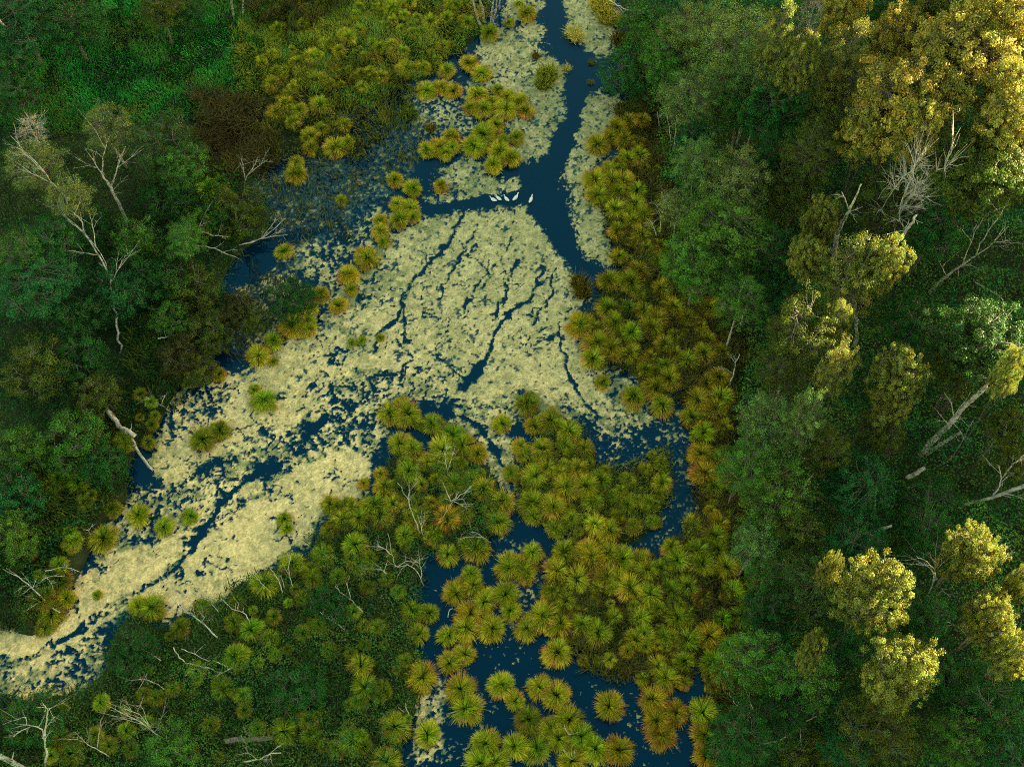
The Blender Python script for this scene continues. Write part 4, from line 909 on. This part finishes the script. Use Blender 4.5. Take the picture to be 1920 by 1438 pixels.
for k, (pts, rr0, lab) in enumerate([
    ([(903, 53, 0), (893, 25, 3), (884, -8, 6)], .13, 'white birch stem, leftmost leaning one of the top clump'),
    ([(909, 48, 0), (905, 20, 3), (897, -10, 6.5)], .13, 'white birch stem, second from the left in the clump at the top edge'),
    ([(920, 49, 0), (922, 25, 2.6), (926, -10, 6)], .15, 'white birch stem, stoutest upright one in the middle of the top clump'),
    ([(921, 50, 0), (929, 22, 3), (934, -8, 6)], .12, 'white birch stem leaning right from the foot of the stoutest one'),
    ([(936, 20, 0), (938, -10, 3)], .11, 'short visible white birch stem behind the top clump'),
    ([(949, 46, 0), (951, 22, 2.6), (953, -8, 5.6)], .10, 'white birch stem standing apart on the right by the water'),
    ([(890, 18, 0), (884, -8, 2.8)], .09, 'thin white birch stem at the far left of the top clump'),
    ([(438, 34, 0), (433, 0, 3.5), (430, -12, 5)], .14, 'white birch stem, left one of the pair at the top of the brown reeds'),
    ([(455, 31, 0), (456, 0, 3.4), (456, -12, 5)], .11, 'white birch stem, right one of the pair at the top of the brown reeds')]):
    D('white_birch', lab, 'tree trunk', [(pts, rr0, rr0 * .75)], 1, 1.0, M_BIRCH, 20 + k, group='white birch stems at the top')
D('dead_stump', 'broken pale stick leaning at the foot of the white birch clump', 'dead wood', [([(903, 54, 0), (895, 37, 1.2)], .10, .05)], 0, seed=31)
D('fallen_tree', 'silver fallen trunk with a root flare reaching into the water', 'dead wood', [([(200, 768, .5), (220, 795, .5), (240, 818, .5), (250, 828, .4), (262, 852, .3), (288, 882, .05)], .24, .12), ([(222, 800, .5), (240, 808, .9), (254, 818, .9)], .16, .22), ([(238, 815, .7), (232, 800, 1.3)], .08, .03), ([(245, 808, .9), (247, 793, 1.5)], .06, .02)], 0, seed=32, k=9)
D('dead_branch', 'thin bare branch standing in the dark inlet near the silver trunk', 'dead wood', [([(320, 772, .05), (302, 760, .5), (274, 744, 1.2)], .05, .02), ([(302, 762, .5), (305, 750, 1.1), (309, 741, 1.6)], .035, .02)], 3, .6, seed=33)
D('dead_branch', 'short forked twig in the dark sedge by the duckweed', 'dead wood', [([(380, 798, .1), (366, 789, .3), (356, 786, .4)], .04, .02), ([(370, 792, .2), (356, 796, .3)], .03, .015)], 1, .5, seed=34)
D('dead_branch', 'bent grey stick on the dark left bank above the silver trunk', 'dead wood', [([(153, 805, .8), (157, 778, 1.2), (152, 755, 1.5)], .05, .03)], 1, .8, seed=35)
D('dead_branch', 'pale stick lying on the left bank right of the bent grey stick', 'dead wood', [([(190, 742, 1.2), (178, 718, 1.4), (170, 716, 1.5)], .05, .03)], 1, .8, seed=36)
D('log', 'mossy yellow log lying in the left bank scrub', 'log', [([(303, 593, 1.3), (323, 591, 1.35), (344, 588, 1.3)], .20, .15)], 0, material=M_MOSSY, seed=37, k=9)
D('dead_branch', 'bent grey branch lying below the mossy log', 'dead wood', [([(296, 635, 1.5), (312, 632, 1.6), (340, 626, 1.7)], .09, .04)], 1, .8, seed=38)
D('dead_branch', 'bleached limbs spreading from the foot of the small green tree', 'dead wood', [([(346, 498, .3), (350, 462, 1.8), (366, 438, 2.8), (395, 440, 2.6), (428, 444, 2.2)], .11, .03), ([(358, 462, 1.8), (392, 463, 1.6), (420, 474, 1.4), (448, 486, .8)], .09, .03), ([(350, 470, 1.6), (345, 435, 3.2), (348, 425, 3.6)], .08, .03), ([(366, 438, 2.8), (378, 415, 3.6)], .05, .02)], 2, 1.0, seed=39)
D('dead_branch', 'fan of bleached branches reaching over the left pool', 'dead wood', [([(448, 460, .7), (490, 447, 1.2), (520, 424, 1.9), (537, 408, 2.3)], .08, .02), ([(455, 458, .7), (500, 446, 1.0), (540, 440, 1.3)], .06, .02), ([(490, 447, 1.2), (508, 425, 2), (517, 410, 2.5)], .05, .02), ([(500, 446, 1.0), (535, 428, 1.6)], .04, .015)], 3, .9, seed=40)
D('dead_sapling', 'small bleached sapling with fine twigs above the left pool', 'dead tree', [([(457, 352, 0), (462, 333, 1.6), (474, 315, 3), (482, 300, 4)], .07, .02), ([(460, 338, 1.4), (456, 315, 3), (454, 292, 4.5)], .05, .015), ([(464, 330, 1.8), (490, 308, 2.8), (502, 300, 3.3)], .045, .015), ([(457, 350, .2), (470, 352, .5), (482, 348, .8)], .035, .015)], 4, 1.0, seed=41)
D('log', 'thick grey log with a sawn end lying in the lower scrub', 'log', [([(423, 1389, .95), (450, 1386, 1.0), (512, 1383, .95)], .23, .19), ([(470, 1383, 1.1), (462, 1372, 1.6), (456, 1361, 2.0)], .07, .04)], 0, material=M_BARK, seed=42, k=10)
D('dead_branch', 'white branch lying below the sawn log', 'dead wood', [([(456, 1427, .9), (484, 1424, 1.0), (505, 1414, 1.3), (527, 1411, 1.4)], .08, .05), ([(484, 1424, 1.0), (466, 1412, 1.4), (452, 1413, 1.5)], .04, .02), ([(507, 1414, 1.3), (510, 1432, 1.0)], .035, .015)], 2, .7, seed=43)
D('dead_tree', 'pale crooked dead tree in the bottom left corner', 'dead tree', [([(85, 1440, 0), (87, 1410, 1.8), (83, 1385, 3), (86, 1360, 4.5), (90, 1332, 6.5)], .13, .05), ([(83, 1385, 3), (78, 1366, 4), (60, 1360, 4.4), (42, 1358, 4.6)], .08, .03), ([(60, 1360, 4.4), (40, 1370, 4.2), (25, 1380, 4)], .05, .02), ([(50, 1359, 4.5), (48, 1345, 5.2), (28, 1350, 5)], .04, .015), ([(90, 1332, 6.5), (80, 1318, 7.3)], .04, .02), ([(90, 1332, 6.5), (97, 1325, 7)], .04, .02)], 3, .9, seed=44)
D('fallen_tree', 'thick pale trunk lying across the very bottom left corner', 'dead wood', [([(-20, 1402, .9), (15, 1425, .9), (60, 1445, .8)], .24, .18), ([(22, 1426, 1), (26, 1410, 1.7)], .07, .04)], 0, seed=45, k=9)
D('dead_branch', 'fan shaped dead branch with many side twigs in the lower left scrub', 'dead wood', [([(318, 1392, .8), (288, 1372, 1.2), (250, 1345, 1.6), (200, 1323, 2.0)], .08, .02), ([(288, 1372, 1.2), (262, 1340, 1.8), (232, 1328, 2.2)], .04, .015), ([(280, 1365, 1.3), (268, 1330, 2), (262, 1320, 2.3)], .035, .015), ([(290, 1372, 1.2), (302, 1352, 1.8)], .035, .015), ([(270, 1358, 1.4), (240, 1350, 1.7), (225, 1345, 1.8)], .03, .015)], 5, 1.1, seed=46, tr=.024)
D('dead_branch', 'dull grey branch with curved twigs left of the fanned branch', 'dead wood', [([(205, 1418, .8), (175, 1400, 1.1), (150, 1388, 1.3), (122, 1384, 1.5)], .06, .02), ([(182, 1402, 1.1), (186, 1375, 1.9), (190, 1345, 2.8)], .035, .015), ([(160, 1392, 1.2), (140, 1372, 1.7)], .03, .015)], 3, .9, seed=47, tr=.02)
D('dead_branch', 'large forked white branch lying in the lower scrub', 'dead wood', [([(325, 1213, 1.4), (340, 1236, 1.2), (362, 1247, 1.1), (392, 1252, 1.1), (415, 1260, 1.0), (437, 1250, 1.3)], .05, .05), ([(340, 1216, 1.5), (365, 1226, 1.4), (392, 1240, 1.2)], .04, .025), ([(346, 1268, 1), (362, 1254, 1.1), (390, 1252, 1.1)], .03, .02), ([(400, 1238, 1.5), (418, 1246, 1.3), (427, 1250, 1.2)], .04, .03), ([(437, 1250, 1.3), (407, 1268, .9)], .05, .03)], 2, .7, seed=48)
D('dead_branch', 'straight pale stick left of the large forked white branch', 'dead wood', [([(257, 1210, 1.2), (277, 1223, 1.1), (302, 1238, 1.0)], .025, .05)], 1, .7, seed=49)
D('dead_branch', 'long twiggy grey branch lying out over the pale duckweed', 'dead wood', [([(408, 1195, .9), (378, 1166, 1.1), (346, 1144, 1.2), (310, 1112, 1.2)], .08, .02), ([(360, 1153, 1.1), (330, 1140, 1.1), (300, 1122, 1.0)], .03, .012), ([(378, 1166, 1.1), (385, 1155, 1.5)], .03, .015), ([(346, 1144, 1.2), (335, 1118, 1.5), (318, 1098, 1.6)], .03, .012)], 5, 1.1, seed=50, tr=.022)
D('dead_branch', 'faint twiggy branch right of the long one over the duckweed', 'dead wood', [([(410, 1147, .9), (395, 1130, 1.2), (370, 1115, 1.4), (352, 1105, 1.5)], .05, .015)], 5, .9, seed=51, tr=.02)
D('dead_branch', 'slightly curved white branch at the lower rim of the duckweed', 'dead wood', [([(468, 1165, .9), (458, 1150, 1.1), (433, 1139, 1.2), (414, 1122, 1.4)], .06, .02), ([(446, 1142, 1.2), (447, 1128, 1.5)], .03, .015)], 1, .6, seed=52)
D('dead_branch', 'thin forked branch standing on the tip of the lower scrub, lowest of three', 'dead wood', [([(508, 1111, .9), (497, 1100, 1.2), (485, 1088, 1.5), (474, 1073, 1.9)], .05, .02)], 2, .6, seed=53)
D('dead_branch', 'slanting white branch on the tip of the lower scrub, middle of three', 'dead wood', [([(530, 1110, .9), (524, 1090, 1.5), (512, 1072, 2.0), (506, 1066, 2.2)], .05, .02), ([(533, 1102, .9), (528, 1080, 1.5)], .03, .015)], 1, .6, seed=54)
D('dead_branch', 'upright white branch on the tip of the lower scrub, rightmost of three', 'dead wood', [([(550, 1101, .9), (543, 1080, 1.7), (541, 1066, 2.2), (546, 1036, 3.2)], .04, .018)], 1, .6, seed=55)
D('dead_branch', 'long grey limb lying on the islet at the lower left', 'dead wood', [([(100, 1140, .6), (73, 1115, 1.0), (40, 1085, 1.2), (5, 1066, 1.3)], .09, .03), ([(113, 1148, .7), (88, 1135, .9), (62, 1121, 1.1)], .07, .03)], 4, .9, seed=56, tr=.025)
D('dead_branch', 'arched white branch curving above the long grey limb', 'dead wood', [([(42, 1113, 1), (64, 1100, 1.3), (88, 1083, 1.7), (122, 1079, 1.8)], .04, .02), ([(84, 1070, 1.8), (124, 1064, 1.7), (150, 1072, 1.4)], .045, .02), ([(88, 1083, 1.7), (97, 1095, 1.4)], .03, .015)], 2, .6, seed=57)
D('dead_branch', 'tiny white antler like twig beside a green tussock on the left shore', 'dead wood', [([(172, 1006, .4), (166, 995, 1.0), (156, 993, 1.2)], .05, .02), ([(166, 995, 1.0), (174, 982, 1.6)], .04, .02)], 1, .5, seed=58)
D('dead_branch', 'thin crossing twigs in the dark scrub under the straight stick', 'dead wood', [([(310, 1293, 1), (293, 1281, 1.3), (266, 1272, 1.5), (233, 1278, 1.4)], .035, .015), ([(260, 1292, 1), (277, 1260, 1.9)], .025, .012)], 2, .7, seed=59)
D('dead_branch', 'bright white forked branch in the scrub left of the dark pool', 'dead wood', [([(680, 1146, .9), (657, 1123, 1.2), (640, 1112, 1.4), (628, 1098, 1.7)], .06, .03), ([(657, 1121, 1.2), (652, 1100, 1.9), (648, 1089, 2.3)], .04, .02)], 1, .6, seed=60)
D('dead_branch', 'small white forked branch just below the bright forked one', 'dead wood', [([(646, 1180, .9), (625, 1164, 1.1), (616, 1160, 1.2), (600, 1147, 1.5)], .05, .025), ([(628, 1164, 1.1), (620, 1152, 1.6)], .035, .02)], 1, .5, seed=61)
D('dead_branch', 'short white stick upright in the scrub below the small forked branch', 'dead wood', [([(565, 1318, .7), (564, 1302, 1.3), (560, 1296, 1.6)], .05, .03)], 0, seed=62)
D('dead_shrub', 'tangled bare shrub beside the narrow dark water', 'dead tree', [([(795, 1098, .3), (785, 1075, 1.2), (765, 1060, 1.8), (745, 1062, 1.8), (735, 1040, 2.4), (727, 1000, 3.6)], .05, .02), ([(735, 1040, 2.4), (720, 1028, 2.8), (706, 1023, 3)], .05, .03), ([(790, 1082, 1), (788, 1060, 1.8), (772, 1048, 2.3)], .04, .02), ([(745, 1062, 1.8), (765, 1052, 2.1), (785, 1062, 1.5)], .035, .02), ([(725, 1075, 1.3), (712, 1066, 1.7)], .06, .05)], 5, .9, seed=63, tr=.024)
D('dead_snag', 'two bare white stems side by side on the middle island', 'dead tree', [([(787, 1006, .1), (784, 988, 1.4), (772, 958, 3.2), (765, 935, 4.2), (745, 905, 5.4)], .06, .025), ([(795, 1012, .1), (789, 985, 1.7), (783, 965, 3)], .05, .02), ([(765, 935, 4.2), (768, 900, 5.8)], .03, .015)], 3, 1.2, seed=64, tr=.024)
D('dead_branch', 'leaning white pole beside the two bare white stems', 'dead wood', [([(818, 988, .3), (828, 972, 1.2), (840, 955, 2.1)], .045, .025)], 0, seed=65)
D('dead_snag', 'spreading star of bleached branches on the middle island', 'dead tree', [([(853, 937, .3), (845, 940, 1.0), (836, 917, 2.0), (834, 912, 2.3)], .06, .03), ([(845, 940, .8), (870, 925, 1.7), (888, 907, 2.4)], .055, .02), ([(848, 938, .8), (862, 945, .9), (880, 955, .8)], .05, .02), ([(850, 938, .8), (838, 958, .6)], .05, .02), ([(852, 936, .9), (860, 922, 1.7)], .05, .02), ([(850, 938, .8), (868, 936, 1.2), (875, 950, .9)], .04, .02)], 2, .8, seed=66)
D('dead_snag', 'upright bleached sapling behind the star of branches', 'dead tree', [([(840, 893, .2), (837, 870, 1.8), (836, 832, 4.4)], .055, .02), ([(840, 880, 1.1), (848, 855, 2.6), (854, 835, 3.8)], .04, .015), ([(837, 862, 2.2), (832, 845, 3.2)], .03, .015)], 3, .8, seed=67, tr=.022)
D('dead_branch', 'small curved white twig over the sedge in the chain', 'dead wood', [([(840, 1157, .9), (842, 1145, 1.2), (849, 1140, 1.4)], .04, .02)], 0, seed=68)
D('dead_branch', 'faded twig bundle above the ochre tussock on the middle island', 'dead wood', [([(920, 1017, .8), (900, 1007, 1.1), (875, 1007, 1.2), (862, 1012, 1.2)], .03, .015), ([(915, 1012, .9), (895, 1000, 1.3), (880, 996, 1.4)], .025, .012)], 3, .8, seed=69, tr=.02)
D('dead_branch', 'white crooked twig between two tussocks at the bottom, upper of two', 'dead wood', [([(1085, 1372, .9), (1070, 1376, 1.0), (1064, 1374, 1.0), (1058, 1358, 1.6)], .05, .025)], 1, .4, seed=70)
D('dead_branch', 'white hooked twig between two tussocks at the bottom, lower of two', 'dead wood', [([(1077, 1407, .9), (1076, 1421, .8), (1065, 1418, .8), (1057, 1404, 1.1)], .06, .035), ([(1075, 1421, .8), (1070, 1410, 1.2)], .04, .02)], 0, seed=71)
D('dead_branch', 'white stick sticking up from a green tussock near the bottom edge', 'dead wood', [([(768, 1342, .6), (763, 1330, 1.2), (760, 1318, 1.9)], .045, .025), ([(758, 1335, 1), (747, 1326, 1.5)], .03, .02)], 0, seed=72)
# right wood
D('fallen_tree', 'dead grey tree leaning with curved bare branches near the right edge', 'dead tree', [([(1742, 548, .5), (1760, 530, 1.6), (1780, 514, 2.8), (1805, 495, 4.2), (1828, 481, 5.4)], .18, .07), ([(1775, 518, 2.6), (1768, 500, 3.8), (1800, 470, 5.8)], .06, .03), ([(1828, 481, 5.4), (1842, 450, 7.5), (1870, 410, 10), (1893, 375, 12)], .07, .03), ([(1805, 495, 4.2), (1822, 450, 7), (1845, 405, 10), (1890, 385, 11.5)], .07, .02), ([(1828, 481, 5.4), (1862, 455, 7), (1890, 425, 9)], .06, .02), ([(1822, 455, 6.8), (1805, 432, 8), (1800, 428, 8.2)], .05, .02), ([(1862, 455, 7), (1893, 452, 7)], .04, .02)], 3, 1.6, seed=80, tr=.04)
D('log', 'thin pale log on the bare brown ground at the right edge', 'log', [([(1827, 528, .4), (1853, 543, .4), (1877, 558, .4)], .08, .12)], 0, seed=81)
D('fallen_tree', 'great leaning dead trunk with bare side limbs near the right edge', 'dead tree', [([(1725, 852, .8), (1750, 825, 2.6), (1785, 790, 5.0), (1820, 750, 8), (1850, 724, 10)], .30, .13), ([(1815, 757, 7.5), (1845, 735, 9.5), (1870, 718, 11), (1893, 697, 12.5)], .12, .03), ([(1785, 790, 5.0), (1800, 765, 7.2), (1820, 735, 9.6)], .06, .025), ([(1790, 785, 5.4), (1782, 755, 7.6), (1770, 735, 9)], .05, .02), ([(1782, 793, 4.9), (1796, 790, 5)], .08, .03), ([(1778, 795, 4.8), (1768, 785, 5.3)], .08, .03), ([(1850, 724, 10), (1858, 712, 11)], .05, .02)], 2, 1.2, seed=82, k=9)
D('log', 'dead trunk lying parallel under the great leaning one', 'log', [([(1735, 852, .5), (1765, 832, 1.5), (1802, 810, 2.6)], .20, .13)], 1, 1.0, seed=83, k=8)
D('dead_branch', 'slender grey pole slanting right of the great leaning trunk', 'dead wood', [([(1772, 868, .5), (1795, 845, 1.6), (1825, 788, 5.2)], .07, .03)], 2, 1.4, seed=84)
D('log', 'short grey log on the dark forest floor, upper of two', 'log', [([(1700, 897, 2.2), (1717, 888, 2.3), (1734, 877, 2.3)], .20, .18)], 0, seed=85, k=9)
D('log', 'short grey log on the dark forest floor, lower of two', 'log', [([(1703, 916, 2.0), (1714, 911, 2.1), (1725, 907, 2.1)], .16, .13)], 0, seed=86, k=9)
D('fallen_tree', 'pale dead trunk reaching in from the right edge', 'dead tree', [([(1790, 955, 1.2), (1830, 940, 2.4), (1880, 925, 3.6), (1930, 905, 5)], .12, .22), ([(1860, 931, 3.1), (1876, 905, 4.6), (1873, 872, 6.6)], .09, .03), ([(1884, 890, 5), (1900, 870, 6.4), (1928, 846, 8.4)], .10, .06), ([(1880, 925, 3.6), (1905, 930, 3.6), (1930, 940, 3.4)], .06, .03), ([(1876, 905, 4.6), (1898, 885, 5.4)], .05, .02)], 3, 1.3, seed=87, k=8)
D('dead_branch', 'forked grey branch hanging in the dark gap of the wood edge', 'dead wood', [([(1557, 905, 2.0), (1550, 880, 3.2), (1536, 862, 4.2), (1505, 858, 4.6)], .05, .03), ([(1536, 862, 4.2), (1549, 840, 5.4), (1556, 815, 7), (1565, 795, 8.4)], .05, .02), ([(1543, 852, 4.7), (1556, 868, 4), (1561, 885, 3)], .04, .02)], 3, 1.2, seed=88, tr=.03)
D('dead_branch', 'curved dead root arching in the dark lower wood', 'dead wood', [([(1495, 934, 2.2), (1520, 930, 2.6), (1545, 940, 2.4), (1578, 962, 1.4)], .09, .10)], 1, 1.0, material=M_BARK, seed=89)
D('birch_snag', 'small broken white birch stem on the edge of the sedge bank', 'dead tree', [([(1367, 727, .2), (1374, 703, 1.8), (1380, 680, 3.4), (1387, 664, 4.5)], .09, .04), ([(1374, 700, 2), (1358, 691, 2.4), (1337, 688, 2.5)], .04, .02), ([(1380, 680, 3.4), (1376, 667, 4.2)], .04, .02)], 1, .8, M_BIRCH, 90)
D('white_birch', 'slanting grey birch stem below the small green crown at the sedge', 'tree trunk', [([(1388, 612, .2), (1394, 590, 1.8), (1400, 572, 3.2), (1412, 560, 4.2)], .10, .06)], 0, material=M_BIRCH, seed=91)
D('white_birch', 'long clear white trunk in the middle of the right wood', 'tree trunk', [([(1604, 660, 0), (1606, 630, 2.6), (1606, 600, 5), (1602, 572, 7.5), (1600, 550, 9.4)], .16, .12)], 0, material=M_BIRCH, seed=92)
D('white_birch', 'slender clear white trunk in the upper gap of the wood', 'tree trunk', [([(1503, 400, 0), (1507, 365, 3), (1516, 335, 5.6), (1527, 308, 8)], .13, .09)], 1, 1.4, material=M_BIRCH, seed=93)
D('white_birch', 'short thick white trunk showing below the cream glowing tree', 'tree trunk', [([(1638, 826, 0), (1642, 805, 1.8), (1650, 783, 3.8)], .15, .12)], 0, material=M_BIRCH, seed=94)
D('broken_snag', 'pale broken trunk standing sunlit in a yellow green crown', 'dead tree', [([(1570, 438, 9), (1580, 420, 11), (1592, 395, 14), (1604, 372, 16.5), (1614, 346, 19)], .18, .04), ([(1592, 395, 14), (1585, 375, 15.5), (1578, 360, 16.5)], .07, .03), ([(1570, 438, 9), (1566, 470, 4.5), (1562, 500, 0)], .22, .26)], 2, 1.0, seed=95, k=8)
D('broken_snag', 'tall broken trunk lit by the sun below the bare crowned tree', 'dead tree', [([(1676, 465, 9.5), (1690, 445, 11.5), (1705, 425, 13.5), (1718, 404, 15.5)], .16, .09), ([(1694, 437, 12.2), (1700, 424, 13.4)], .10, .05), ([(1676, 465, 9.5), (1664, 500, 5), (1655, 535, 0)], .20, .26), ([(1660, 490, 6), (1682, 480, 7.4), (1702, 478, 8)], .05, .02)], 1, 1.0, seed=96, k=8)
D('log', 'mottled grey log across the dark gap above the round sunlit tree', 'log', [([(1590, 1016, 4.2), (1620, 1000, 4.6), (1640, 995, 4.8), (1672, 986, 5.0)], .09, .15)], 2, 1.0, seed=97)
D('dead_sapling', 'small bare sapling with pale twigs between sunlit trees', 'dead tree', [([(1731, 1140, 1.5), (1740, 1115, 3.2), (1750, 1092, 4.8), (1752, 1070, 6.2), (1735, 1050, 7.2), (1718, 1042, 7.8)], .09, .03), ([(1752, 1075, 6), (1740, 1062, 6.7), (1722, 1055, 7.2)], .05, .02), ([(1752, 1072, 6.1), (1757, 1050, 7.5)], .04, .02)], 5, 1.4, seed=98, tr=.03)
D('dead_branch', 'thin forked grey branch beside the small bare sapling', 'dead wood', [([(1736, 1130, 2), (1762, 1112, 3), (1768, 1108, 3.2), (1783, 1119, 3)], .05, .025), ([(1762, 1112, 3), (1768, 1104, 3.6)], .03, .02)], 1, .8, seed=99)
D('dead_branch', 'grey branch with many twigs in the dark right wood', 'dead wood', [([(1820, 1203, 1.6), (1800, 1178, 2.8), (1785, 1170, 3.2), (1770, 1163, 3.6)], .06, .03), ([(1800, 1178, 2.8), (1810, 1163, 3.6)], .04, .02)], 3, 1.0, seed=100)
D('log', 'pale blunt log at the right under the ragged sunlit tree', 'log', [([(1852, 1191, 4), (1865, 1188, 4.2), (1880, 1185, 4.4)], .20, .20)], 0, seed=101, k=9)
D('dead_branch', 'bleached forked branch over the lower edge of the wood', 'dead wood', [([(1419, 1351, 1.5), (1410, 1338, 2.4), (1390, 1325, 3.2), (1377, 1318, 3.6), (1368, 1298, 4.8)], .07, .03), ([(1418, 1345, 1.8), (1408, 1320, 3.4), (1399, 1290, 5.2)], .06, .03), ([(1412, 1355, 1.4), (1395, 1353, 1.6)], .04, .02)], 1, .7, seed=102)
D('dead_branch', 'many armed dead branch in the dark bottom of the wood', 'dead wood', [([(1430, 1395, 2), (1465, 1386, 2.6), (1485, 1375, 3.2), (1505, 1358, 4.2), (1530, 1342, 5)], .06, .05), ([(1500, 1362, 4), (1503, 1400, 2.4), (1500, 1420, 1.6)], .05, .025), ([(1500, 1362, 4), (1487, 1358, 4)], .05, .02), ([(1503, 1385, 3), (1490, 1400, 2.4)], .04, .02), ([(1485, 1375, 3.2), (1478, 1395, 2.4)], .04, .02)], 4, 1.0, seed=103)
D('log', 'dark grey log pointing up at the bottom edge of the wood', 'log', [([(1652, 1418, 2), (1663, 1410, 2.2), (1675, 1402, 2.4)], .15, .12)], 0, material=M_BARK, seed=104)
D('dead_branch', 'long pale fallen limb arching across the top of the right bank', 'dead wood', [([(1143, 0, 2.2), (1160, 12, 2.0), (1175, 18, 1.9), (1205, 22, 1.8), (1228, 20, 2.0), (1245, 30, 1.6)], .08, .04), ([(1160, 12, 2.0), (1170, 26, 1.6), (1176, 36, 1.2)], .04, .02), ([(1175, 18, 1.9), (1160, 30, 1.6)], .035, .02)], 2, 1.0, seed=105)
D('dead_branch', 'grey twigs hanging over the water from the dark channel bush', 'dead wood', [([(1185, 130, 1.4), (1165, 140, 1.0), (1148, 147, .5), (1135, 147, .3)], .05, .02), ([(1175, 135, 1.2), (1158, 150, .5)], .03, .015), ([(1180, 130, 1.3), (1160, 132, 1.0), (1150, 134, .8)], .03, .015)], 5, .9, seed=106, tr=.022)
D('dead_sapling', 'bare white branching sapling at the edge of the right bank', 'dead tree', [([(1232, 447, .2), (1226, 425, 2), (1218, 412, 3.2)], .07, .03), ([(1238, 440, .4), (1240, 410, 3), (1246, 380, 5.6), (1240, 360, 7.2)], .07, .02), ([(1240, 405, 3.4), (1230, 385, 5), (1218, 380, 5.4)], .04, .02), ([(1243, 392, 4.6), (1250, 370, 6.4)], .04, .015)], 4, 1.1, seed=107, tr=.026)
D('dead_snag', 'thin grey dead stems standing over the brown sedge of the right bank', 'dead tree', [([(1258, 275, .2), (1255, 240, 3.2), (1248, 205, 6.2)], .05, .02), ([(1262, 285, .2), (1266, 250, 3.4), (1268, 215, 6.6)], .05, .02), ([(1236, 240, .2), (1233, 210, 2.8)], .045, .02)], 2, 1.0, seed=108)
D('dead_branch', 'twisted pale limb on top of a sunlit yellow tree', 'dead wood', [([(1832, 1060, 10), (1838, 1045, 12), (1850, 1040, 12.6), (1870, 1035, 13), (1890, 1026, 13.6)], .13, .06), ([(1870, 1035, 13), (1885, 1042, 12.8), (1897, 1038, 13)], .05, .02)], 2, .8, seed=109)

# ------------------------------------------------------------------ the white birds
def bird_mesh():
    t = np.linspace(0, 1, 13)
    px = np.array([-.46, -.40, -.30, -.18, -.05, .08, .18, .25, .29, .31, .34, .39, .43])
    pz = np.array([.17, .15, .12, .10, .09, .10, .13, .20, .28, .36, .41, .42, .41])
    rx = np.array([.010, .055, .105, .145, .165, .155, .115, .07, .050, .043, .045, .048, .020])
    rz = np.array([.010, .035, .075, .11, .13, .125, .105, .07, .05, .043, .045, .045, .020])
    k = 12; V = []
    for x, z, a, b in zip(px, pz, rx, rz):
        for j in range(k):
            an = j * 2 * math.pi / k; V.append((x, a * math.cos(an), z + b * math.sin(an)))
    Q = [(i * k + j, i * k + (j + 1) % k, (i + 1) * k + (j + 1) % k, (i + 1) * k + j) for i in range(12) for j in range(k)]
    return make_mesh('body', V, Q, M_FEATH, smooth=True)
def wing_mesh(s):
    V = []; Q = []; n = 7; k = 8
    for i in range(n):
        u = i / (n - 1); x = .14 - .56 * u; w_ = .075 * math.sin(math.pi * (u * .86 + .08)) + .01; yy = s * (.125 - .06 * u); zz = .16 + .035 * u
        for j in range(k):
            an = j * 2 * math.pi / k; V.append((x, yy + .034 * (1 - .5 * u) * math.cos(an), zz + w_ * math.sin(an)))
    Q = [(i * k + j, i * k + (j + 1) % k, (i + 1) * k + (j + 1) % k, (i + 1) * k + j) for i in range(n - 1) for j in range(k)]
    return make_mesh('wing', V, Q, M_FEATH, smooth=True)
bm_ = MB(); bm_.tube([(.42, 0, .415), (.46, 0, .40), (.50, 0, .385)], [.022, .018, .006], 8)
BODY, BILL, WL, WR = bird_mesh(), bm_.mesh('bill', M_BILL, True), wing_mesh(1), wing_mesh(-1)
for (x, y, hx, hy, sc, lab) in [
    (924.5, 374, -11, -5, .92, 'white waterbird, leftmost of the five on the side channel'),
    (934.5, 371.5, -9, -7, .90, 'white waterbird close behind the leftmost one with wings slightly lifted'),
    (949.5, 372.5, -8, -8, .90, 'white waterbird in the middle of the five'),
    (967, 370.5, 9, -10, 1.08, 'largest white waterbird facing up the channel beside the lone one'),
    (995.5, 374, 5, -11, 1.0, 'white waterbird swimming alone on the right at the channel mouth')]:
    X, Y, Z = ground_pt(x, y, .15); x2, y2, _ = at(x + hx, y + hy, 0); x1, y1, _ = at(x, y, 0)
    o = obj('waterbird', BODY, loc=(X, Y, 0.0)); o.scale = (sc,) * 3; o.rotation_euler = (0, 0, math.atan2(float(y2 - y1), float(x2 - x1)))
    obj('wing', WL, o); obj('wing', WR, o); obj('bill', BILL, o)
    tag(o, lab, 'bird', 'white birds on the water')
print('TUSSOCKS', n_t, 'OBJECTS', len(bpy.data.objects))
